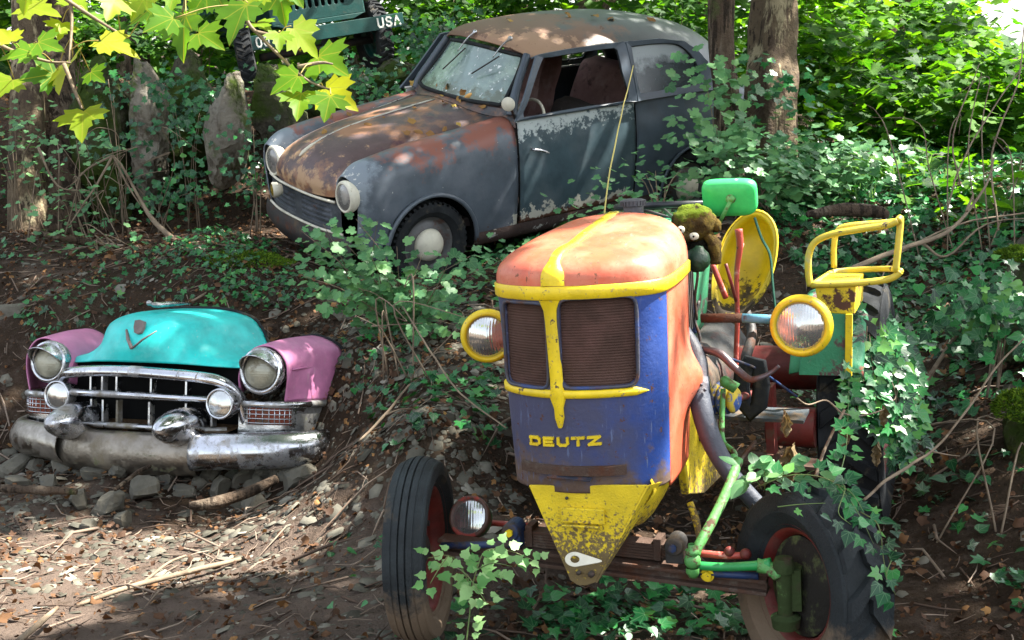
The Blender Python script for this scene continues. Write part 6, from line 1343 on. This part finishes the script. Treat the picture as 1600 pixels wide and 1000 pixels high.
for pts, lab in [([(1480,330,6.6),(1500,260,6.8),(1545,180,7),(1600,100,7.2)], 'bare sapling stem leaning right in front of the maple leaves'), ([(1560,360,6.4),(1550,240,6.6),(1590,130,6.8),(1600,40,7)], 'thin dark stem at the right edge'), ([(1500,290,7.5),(1490,210,7.6),(1530,100,7.8)], 'second thin stem among the leaves at the right'), ([(1620,330,6.6),(1500,350,6.4),(1400,400,6.2),(1375,440,6.0)], 'grey bramble arching down to the rail')]:
    vine('branch', lab, 'branch', pts, [.005,.005,.0045,.003])
def tangle(label, x0, x1, y0, y1, d, n, base_y):
    b = None; pr = []
    for k in range(n):
        x = rng.uniform(x0, x1); p0 = hit(x, base_y + rng.uniform(-10, 10)); p2 = at(x + rng.uniform(-70, 70), rng.uniform(y0, y1), d + rng.uniform(-.4, .4)); p1 = (p0 + p2) / 2 + [rng.uniform(-.25, .25), 0, rng.uniform(.05, .3)]; p3 = p2 + [rng.uniform(-.3, .3), 0, rng.uniform(-.25, .1)]
        if b is None: b = p0
        pr.append(ctube([p0, p1, p2, p3], [.0045, .004, .003, .0015], 5, 4))
    o = mesh('bramble', rel(join(*pr), b), m_stem); o.location = tuple(b); tag(o, label, 'bramble')
tangle('tangle of bare bramble stems in front of the mossy boulder', 40, 240, 190, 300, 9.0, 14, 375)
tangle('few bare brambles hanging over the bank left of the tractor', 520, 680, 420, 520, 6.4, 7, 600)
tangle('tangle of thin bare stems on the slope right of the yellow rail', 1420, 1600, 120, 330, 7.6, 7, 400)
tangle('thin bare stems on the path right of the rear tyre', 1420, 1580, 640, 800, 4.9, 4, 850)
# light shrubs at the left and around the trunks
def bush(label, px, py, d, w, h, n, tpl, size, m, base=None, name='shrub', cat='shrub', N0=(0, -.3, 1), dep=.5, group=None, beta=(1.6, 1.6), jit=.5, ns=5, flat=1, vis=True):
    c = at(px, py, d); W = w / FPX * d; Hh = h / FPX * d; b = np.array([c[0], c[1], gz(c[0], c[1])])
    o = empty(name, b, label, cat, group); sp = []
    K = max(5, n // 26); cc = rdir(K) * (rng.random((K, 1)) ** .5) * [W, dep, Hh] + c      # twig ends with sprays of leaves
    for k in range(min(K, ns * (1 if name == 'ivy' else 4))):
        mid = (b + cc[k]) / 2 + [rng.uniform(-.1, .1) * W, 0, .1]; sp.append(ctube([b + [rng.uniform(-.5, .5) * W, rng.uniform(-.05, .05), -.03], mid, cc[k]], [.006, .004, .002], 4, 5))
    mesh('stems', rel(join(*sp), b), m_stem, o)
    P = cc[rng.integers(0, K, n)] + rng.normal(size=(n, 3)) * [.16 * (1 + W * .3), .16, .085]
    z = hbase(P[:, 0], P[:, 1]); P = P[P[:, 2] > z]; n = len(P)
    leaves('leaves', tpl, P, np.array(N0)[None] + rdir(n) * jit, norm_rows(rdir(n) * [1, 1, .3]) + [0, 0, -.25], size * rng.uniform(.6, 1.15, n), m, o, rnd=rng.beta(*beta, n)); return o
bush('thin airy shrub in front of the mossy boulder', 110, 270, 9.0, 65, 70, 140, LOBED, .055, m_shrub, dep=.3)
bush('low airy shrub left of the bent branch', 150, 370, 8.6, 110, 40, 120, LOBED, .055, m_shrub, dep=.3)
bush('small leafy shrub at the left edge', 20, 235, 9.6, 40, 50, 160, LOBED, .055, m_shrub, dep=.2)
bush('ivy climbing the rocks under the green car', 292, 190, 9.95, 32, 90, 260, [IVY, IVY2], .065, m_ivy, name='ivy', cat='ivy', N0=(0, -1, .5), dep=.12, beta=(1.5, 2.5))
bush('ivy at the foot of the tall slab', 245, 300, 9.9, 70, 28, 160, [IVY, IVY2], .06, m_ivy, name='ivy', cat='ivy', N0=(0, -1, .6), dep=.15)
bush('ivy hanging beside the bumper of the green car', 672, 85, 11.4, 24, 75, 340, [IVY, IVY2], .07, m_ivy, name='ivy', cat='ivy', N0=(0, -1, .5), dep=.2)
bush('ivy on the bank behind the saloon bonnet', 560, 140, 10.9, 95, 35, 420, [IVY, IVY2], .065, m_ivy, name='ivy', cat='ivy', N0=(0, -.8, .7), dep=.2)
bush('ivy spilling over the upper boulder at the right edge', 1565, 500, 5.45, 45, 70, 330, [IVY, IVY2], .065, m_ivy, name='ivy', cat='ivy', N0=(0, -.9, .6), dep=.15)
bush('ivy over the tall mossy boulder', 185, 200, 9.75, 25, 85, 80, [IVY, IVY2], .06, m_ivy, name='ivy', cat='ivy', N0=(0, -1, .5), dep=.1, beta=(1.5, 2.5))
bush('ivy round the pale boulder', 398, 240, 9.5, 28, 50, 80, [IVY, IVY2], .06, m_ivy, name='ivy', cat='ivy', N0=(0, -1, .5), dep=.1, beta=(1.5, 2.5))
bush('leafy sprays climbing the slim trunk', 1130, 130, 8.6, 40, 130, 170, LOBED, .085, m_shrub, name='climber', cat='climbing plant', N0=(0, -.6, .8), dep=.15)
bush('leafy sprays in front of the flaking trunk', 1225, 190, 8.9, 45, 100, 120, [IVY, LOBED], .075, m_ivy, name='climber', cat='climbing plant', N0=(0, -.6, .8), dep=.12, beta=(2, 1.6))
bush('spreading shrub at the foot of the two trunks', 1190, 268, 8.3, 90, 42, 480, LOBED, .075, m_shrub, N0=(0, -.4, 1), dep=.3)
bush('shrub on the bank right of the flaking trunk', 1290, 265, 8.6, 80, 60, 620, LOBED, .08, m_shrub, dep=.4)
bush('gooseberry shrub by the rear wheel of the saloon', 1030, 275, 8.15, 50, 25, 60, LOBED, .06, m_shrub, dep=.15)
bush('small shrub in front of the saloon sill', 985, 330, 7.6, 60, 22, 110, LOBED, .055, m_shrub, dep=.2)
bush('pale shrub sprigs under the door of the saloon', 800, 425, 7.4, 50, 25, 120, LOBED, .055, m_shrub, dep=.2)
# maples behind at the right
for lab, a in [('young maple with broad leaves behind the flaking trunk', (1310, 110, 11.5, 85, 95, 620)), ('young maple with the darkest leaves right of the trunks', (1395, 200, 10.2, 85, 95, 700)), ('young maple standing tall at the right', (1480, 110, 11.0, 85, 85, 560)),
               ('young maple at the right edge', (1575, 190, 9.6, 70, 110, 640)), ('low maple shoots above the ivy bank', (1450, 290, 9.0, 120, 35, 380)), ('low maple shoots at the right edge', (1585, 330, 8.0, 60, 50, 260))]:
    bush(lab, *a[:5], int(a[5] * 1.5), [MAPLE, LOBED], .125, m_wood, name='young_maple', cat='young tree', N0=(0, -.1, 1), dep=.9, jit=.6, beta=(1.6, 1.5), group='young maples on the bank')
for lab, a in [('bush behind the roof of the saloon, left end', (700, 35, 13.5, 70, 45, 520)), ('bush behind the roof of the saloon, right end', (1060, 30, 13, 60, 60, 480)), ('sunny bush beside the green car', (600, 45, 14.5, 60, 40, 420)), ('bush behind the tall slab', (300, 45, 13, 90, 50, 460)), ('bush behind the left trunks', (110, 60, 12.5, 100, 60, 560)), ('dark bush above the middle of the saloon roof', (800, 8, 15, 80, 30, 420))]:
    bush(lab, *a, [LOBED, IVY2], .12, m_wood, name='bush', cat='bush', dep=.8, jit=.6, beta=(1.4, 2.0), group='bushes behind the cars')
for lab, a in [('tall young maple above the flaking trunk', (1285, 30, 12.6, 80, 60, 460)), ('tall young maple behind the leaning brown trunk', (1385, 35, 14.2, 70, 60, 460)), ('tall young maple left of the sky gap', (1465, 40, 13.0, 50, 50, 380))]:
    bush(lab, *a[:5], int(a[5] * 1.5), [MAPLE, LOBED], .125, m_wood, name='young_maple', cat='young tree', N0=(0, -.1, 1), dep=.9, jit=.6, beta=(2.0, 1.3), group='young maples on the bank')
# the wood beyond
m = 110000; P = np.c_[rng.uniform(-14, 17, m), rng.uniform(14.5, 32, m), rng.uniform(0, 1, m)]; z0 = hbase(P[:, 0], P[:, 1]); P[:, 2] = z0 + P[:, 2] ** .9 * 9
cl = np.array([mnoise.noise(Vector((a[0] * .5, a[1] * .5, a[2] * .7))) + .6 * mnoise.noise(Vector((a[0] * 1.4, a[1] * 1.4, a[2] * 1.8))) for a in P]); px, py, dd = proj(P)
keep = (cl > -.16) & (P[:, 2] - z0 < 7) & ~((px > 1490) & (py < 85 - (1620 - px) * .5)); P = P[keep]; k = len(P)
o = leaves('woodland', COARSE, P, rdir(k) * .6 + [0, -.2, 1], rdir(k), rng.uniform(.18, .34, k), m_wood, rnd=rng.beta(1.5, 1.6, k)); tag(o, None, None, None, 'stuff')

# ------------------------------------------------------------------ maple branches hanging in from above
def maple_branch(label, stems, lv, d0, bs):
    b = at(*stems[0][0]); o = empty('maple_branch', b, label, 'branch')
    S = [[at(*p) for p in s] for s in stems]; prt = [ctube(s, [.0055, .004, .0022], 6, 6) for s in S]; mesh('twig', rel(join(*prt), b), m_stem, o)
    P = []; N = []; D = []; Sz = []; pt = []
    for (px, py, s, ang, tl) in lv:
        c = at(px, py, d0 + rng.uniform(-.12, .12)); a = R(ang); dv = WR * math.cos(a) + WU * math.sin(a); nn = nrm(-WF * (.85 - .35 * tl) + WU * (.35 + .5 * tl) + rng.normal(size=3) * .22)
        dv = nrm(dv - nn * (dv @ nn)); sz = s * .80 / FPX * d0; base = c - dv * sz * .45
        P.append(base); N.append(nn); D.append(dv); Sz.append(sz)
        allp = np.concatenate([smooth_path(s_, 8) for s_ in S]); q_ = allp[np.argmin(((allp - (base - dv * sz * .35)) ** 2).sum(1))]; pt.append(ctube([q_, (q_ + base) / 2 + [0, 0, .008], base], [.0014, .0012, .0012], 4, 5))
    leaves('leaves', MAPLE, P, N, D, Sz, m_maple, o, rnd=np.clip(rng.normal(.5, .25, len(P)), 0, 1)); mesh('petioles', rel(join(*pt), b), mat('red_petiole', (.30, .22, .05), .6), o); return o
maple_branch('left hanging maple branch with backlit leaves', [[(-60,20,2.7),(0,70,2.7),(70,95,2.72),(110,98,2.72)],[(100,-40,2.8),(112,20,2.8),(108,100,2.75)],[(60,-30,2.8),(150,30,2.8),(200,60,2.8)],[(100,100,2.72),(120,150,2.7),(128,170,2.7)]],
    [(60,14,78,-15,0),(182,72,84,-20,.3),(100,112,98,-65,0),(62,118,70,-160,.2),(8,135,62,-110,.2),(128,190,84,-80,0),(75,70,60,-25,.8),(30,85,66,-150,.8),(10,55,50,120,.5),(150,118,42,-40,.9),(150,30,50,-50,.7),(95,45,50,-100,.6),(225,20,62,-150,.3),(40,-5,60,-100,.2),(120,5,60,-60,.5),(175,10,60,-110,.6)], 2.75, None)
maple_branch('right hanging maple branch with backlit leaves', [[(360,-40,2.7),(385,30,2.7),(405,55,2.7),(445,95,2.7),(480,125,2.7),(515,140,2.72)],[(300,-40,2.75),(290,0,2.75),(285,20,2.75)],[(400,50,2.7),(440,60,2.7),(470,80,2.7)],[(465,105,2.7),(500,98,2.7),(520,100,2.7)]],
    [(285,52,98,-85,0),(252,35,66,-140,.2),(325,60,74,-40,.2),(372,30,92,-100,0),(345,5,66,-60,.2),(440,10,70,-80,.1),(410,40,52,-60,.5),(436,62,44,-90,.2),(475,62,78,-35,.1),(515,98,84,-40,.2),(448,128,66,-140,.1),(468,160,72,-95,0),(528,150,86,-40,0),(512,165,58,-100,.1),(218,8,60,-120,.4),(395,-5,60,-120,.3),(460,-10,60,-60,.3),(310,5,66,-120,.4),(270,-5,60,-100,.5)], 2.72, None)

# ------------------------------------------------------------------ leaves lying on the saloon
def on_car(px, py, off=.012):
    """nearest point of the bodywork seen at a picture point"""
    dg = bpy.context.evaluated_depsgraph_get(); dr = Vector(tuple(WF + WR * (px - 800) / FPX + WU * (500 - py) / FPX)).normalized()
    ok, loc, nor, *_ = scene.ray_cast(dg, Vector(tuple(CAM + np.array(dr) * 4.5)), dr); return np.array(loc) + np.array(nor) * off * 0 + np.array([0, 0, off]), np.array(nor)
bpy.context.view_layer.update()
FL = [(545,181,.04),(578,198,.055),(648,196,.05),(607,150,.035),(690,152,.05),(700,140,.05),(720,148,.04),(738,150,.05),(716,152,.035),(690,163,.03),(705,165,.03),(650,172,.03),(718,199,.035),(505,210,.035),(520,186,.04),(560,175,.03),(660,212,.05),(676,209,.05),(640,214,.04),(690,206,.04),(760,168,.04),(648,134,.035),(680,138,.035),(600,185,.02),
                                 (790,34,.04),(960,30,.05),(1010,30,.05),(935,30,.04),(893,28,.04)]
for i, (px, py, s) in enumerate(FL):
    row = [a for a in FL if (a[1] < 45) == (py < 45)]; nth = sorted(row).index((px, py, s))
    p, nr = on_car(px, py); o = leaves('fallen_leaf', DEAD[i % 3], [(0, 0, 0)], [nr + rng.normal(size=3) * .3], [rng.normal(size=3)], [s * 1.7], m_deadl, rnd=np.array([rng.uniform(.85, 1)])); o.location = tuple(p)
    tag(o, 'dry yellow leaf on the ' + ('roof' if i > 23 else 'bonnet') + ' of the grey saloon, ' + ORD[nth] + ' from the left', 'fallen leaf', 'fallen leaves on the saloon roof' if i > 23 else 'fallen leaves on the saloon bonnet')

# ------------------------------------------------------------------ moss grown soft toy on the tractor
tp = at(1082, 352, 3.93)
Y = Frame('mossy_soft_toy', tp, (0, 0, 0), 'moss grown soft toy animal with white button eyes slumped on the bonnet', 'soft toy')
m_toy = mat('mossy_fur', (.065, .042, .015), .95, layers=[((.13, .09, .02), 25, .48, .1), ((.12, .17, .012), 16, .52, .08, ('Z', .02, 4.0)), ((.03, .02, .008), 40, .55, .08)], bump=1, bscale=220)
def px_(dx, dy, dz=0): return np.array([dx / FPX * 3.93, dz, -dy / FPX * 3.93])
def fuzz(VF, amp, n=7): return wob(wob(VF, amp, 45, n), amp * .6, 130, n)
mesh('head', fuzz(join(ball(px_(2, -4), (.072, .062, .060), 44, 30)), .006), m_toy, Y)
mesh('muzzle', fuzz(join(ball(px_(-16, 16, -.045), (.028, .026, .020), 24, 14)), .004), m_toy, Y)
for dx, dy in ((-22, 4), (-2, 14)): 
    e = mesh('eye', ball(px_(dx, dy, -.062), (.0125 + .004 * (dx > -10), .009, .0125), 16, 10), mat('button_white', (.62, .58, .45), .6, layers=[((.25, .18, .08), 60, .58, .1)], bump=.2), Y); mesh('pupil', ball(px_(dx - 1, dy - 0, -.070), (.0035, .003, .0035), 10, 6), m_black, e)
mesh('ear', fuzz(ball(px_(36, 0, -.02), (.016, .018, .022), 16, 10), .004), m_toy, Y)
mesh('body', fuzz(ball(px_(12, 40, .03), (.05, .06, .07), 30, 20), .006), mat('dark_fur', (.02, .018, .012), .95, bump=1, bscale=200), Y)
mesh('arm', fuzz(ctube([px_(22, 12, -.02), px_(32, 30, -.04), px_(34, 58, -.045)], [.018, .022, .016], n=14), .004), m_toy, Y)
mesh('gourd', lathe([(0, -.04), (.025, -.034), (.038, -.012), (.040, .004), (.032, .024), (.018, .034), (.012, .042), (0, .043)], px_(5, 50, -.06), (.1, -.1, 1), 28), mat('dark_green_ball', (.015, .045, .022), .4, layers=[((.03, .09, .04), 20, .5, .1)], bump=.5, bscale=50), Y)['label'] = 'dark green round ball it clutches'
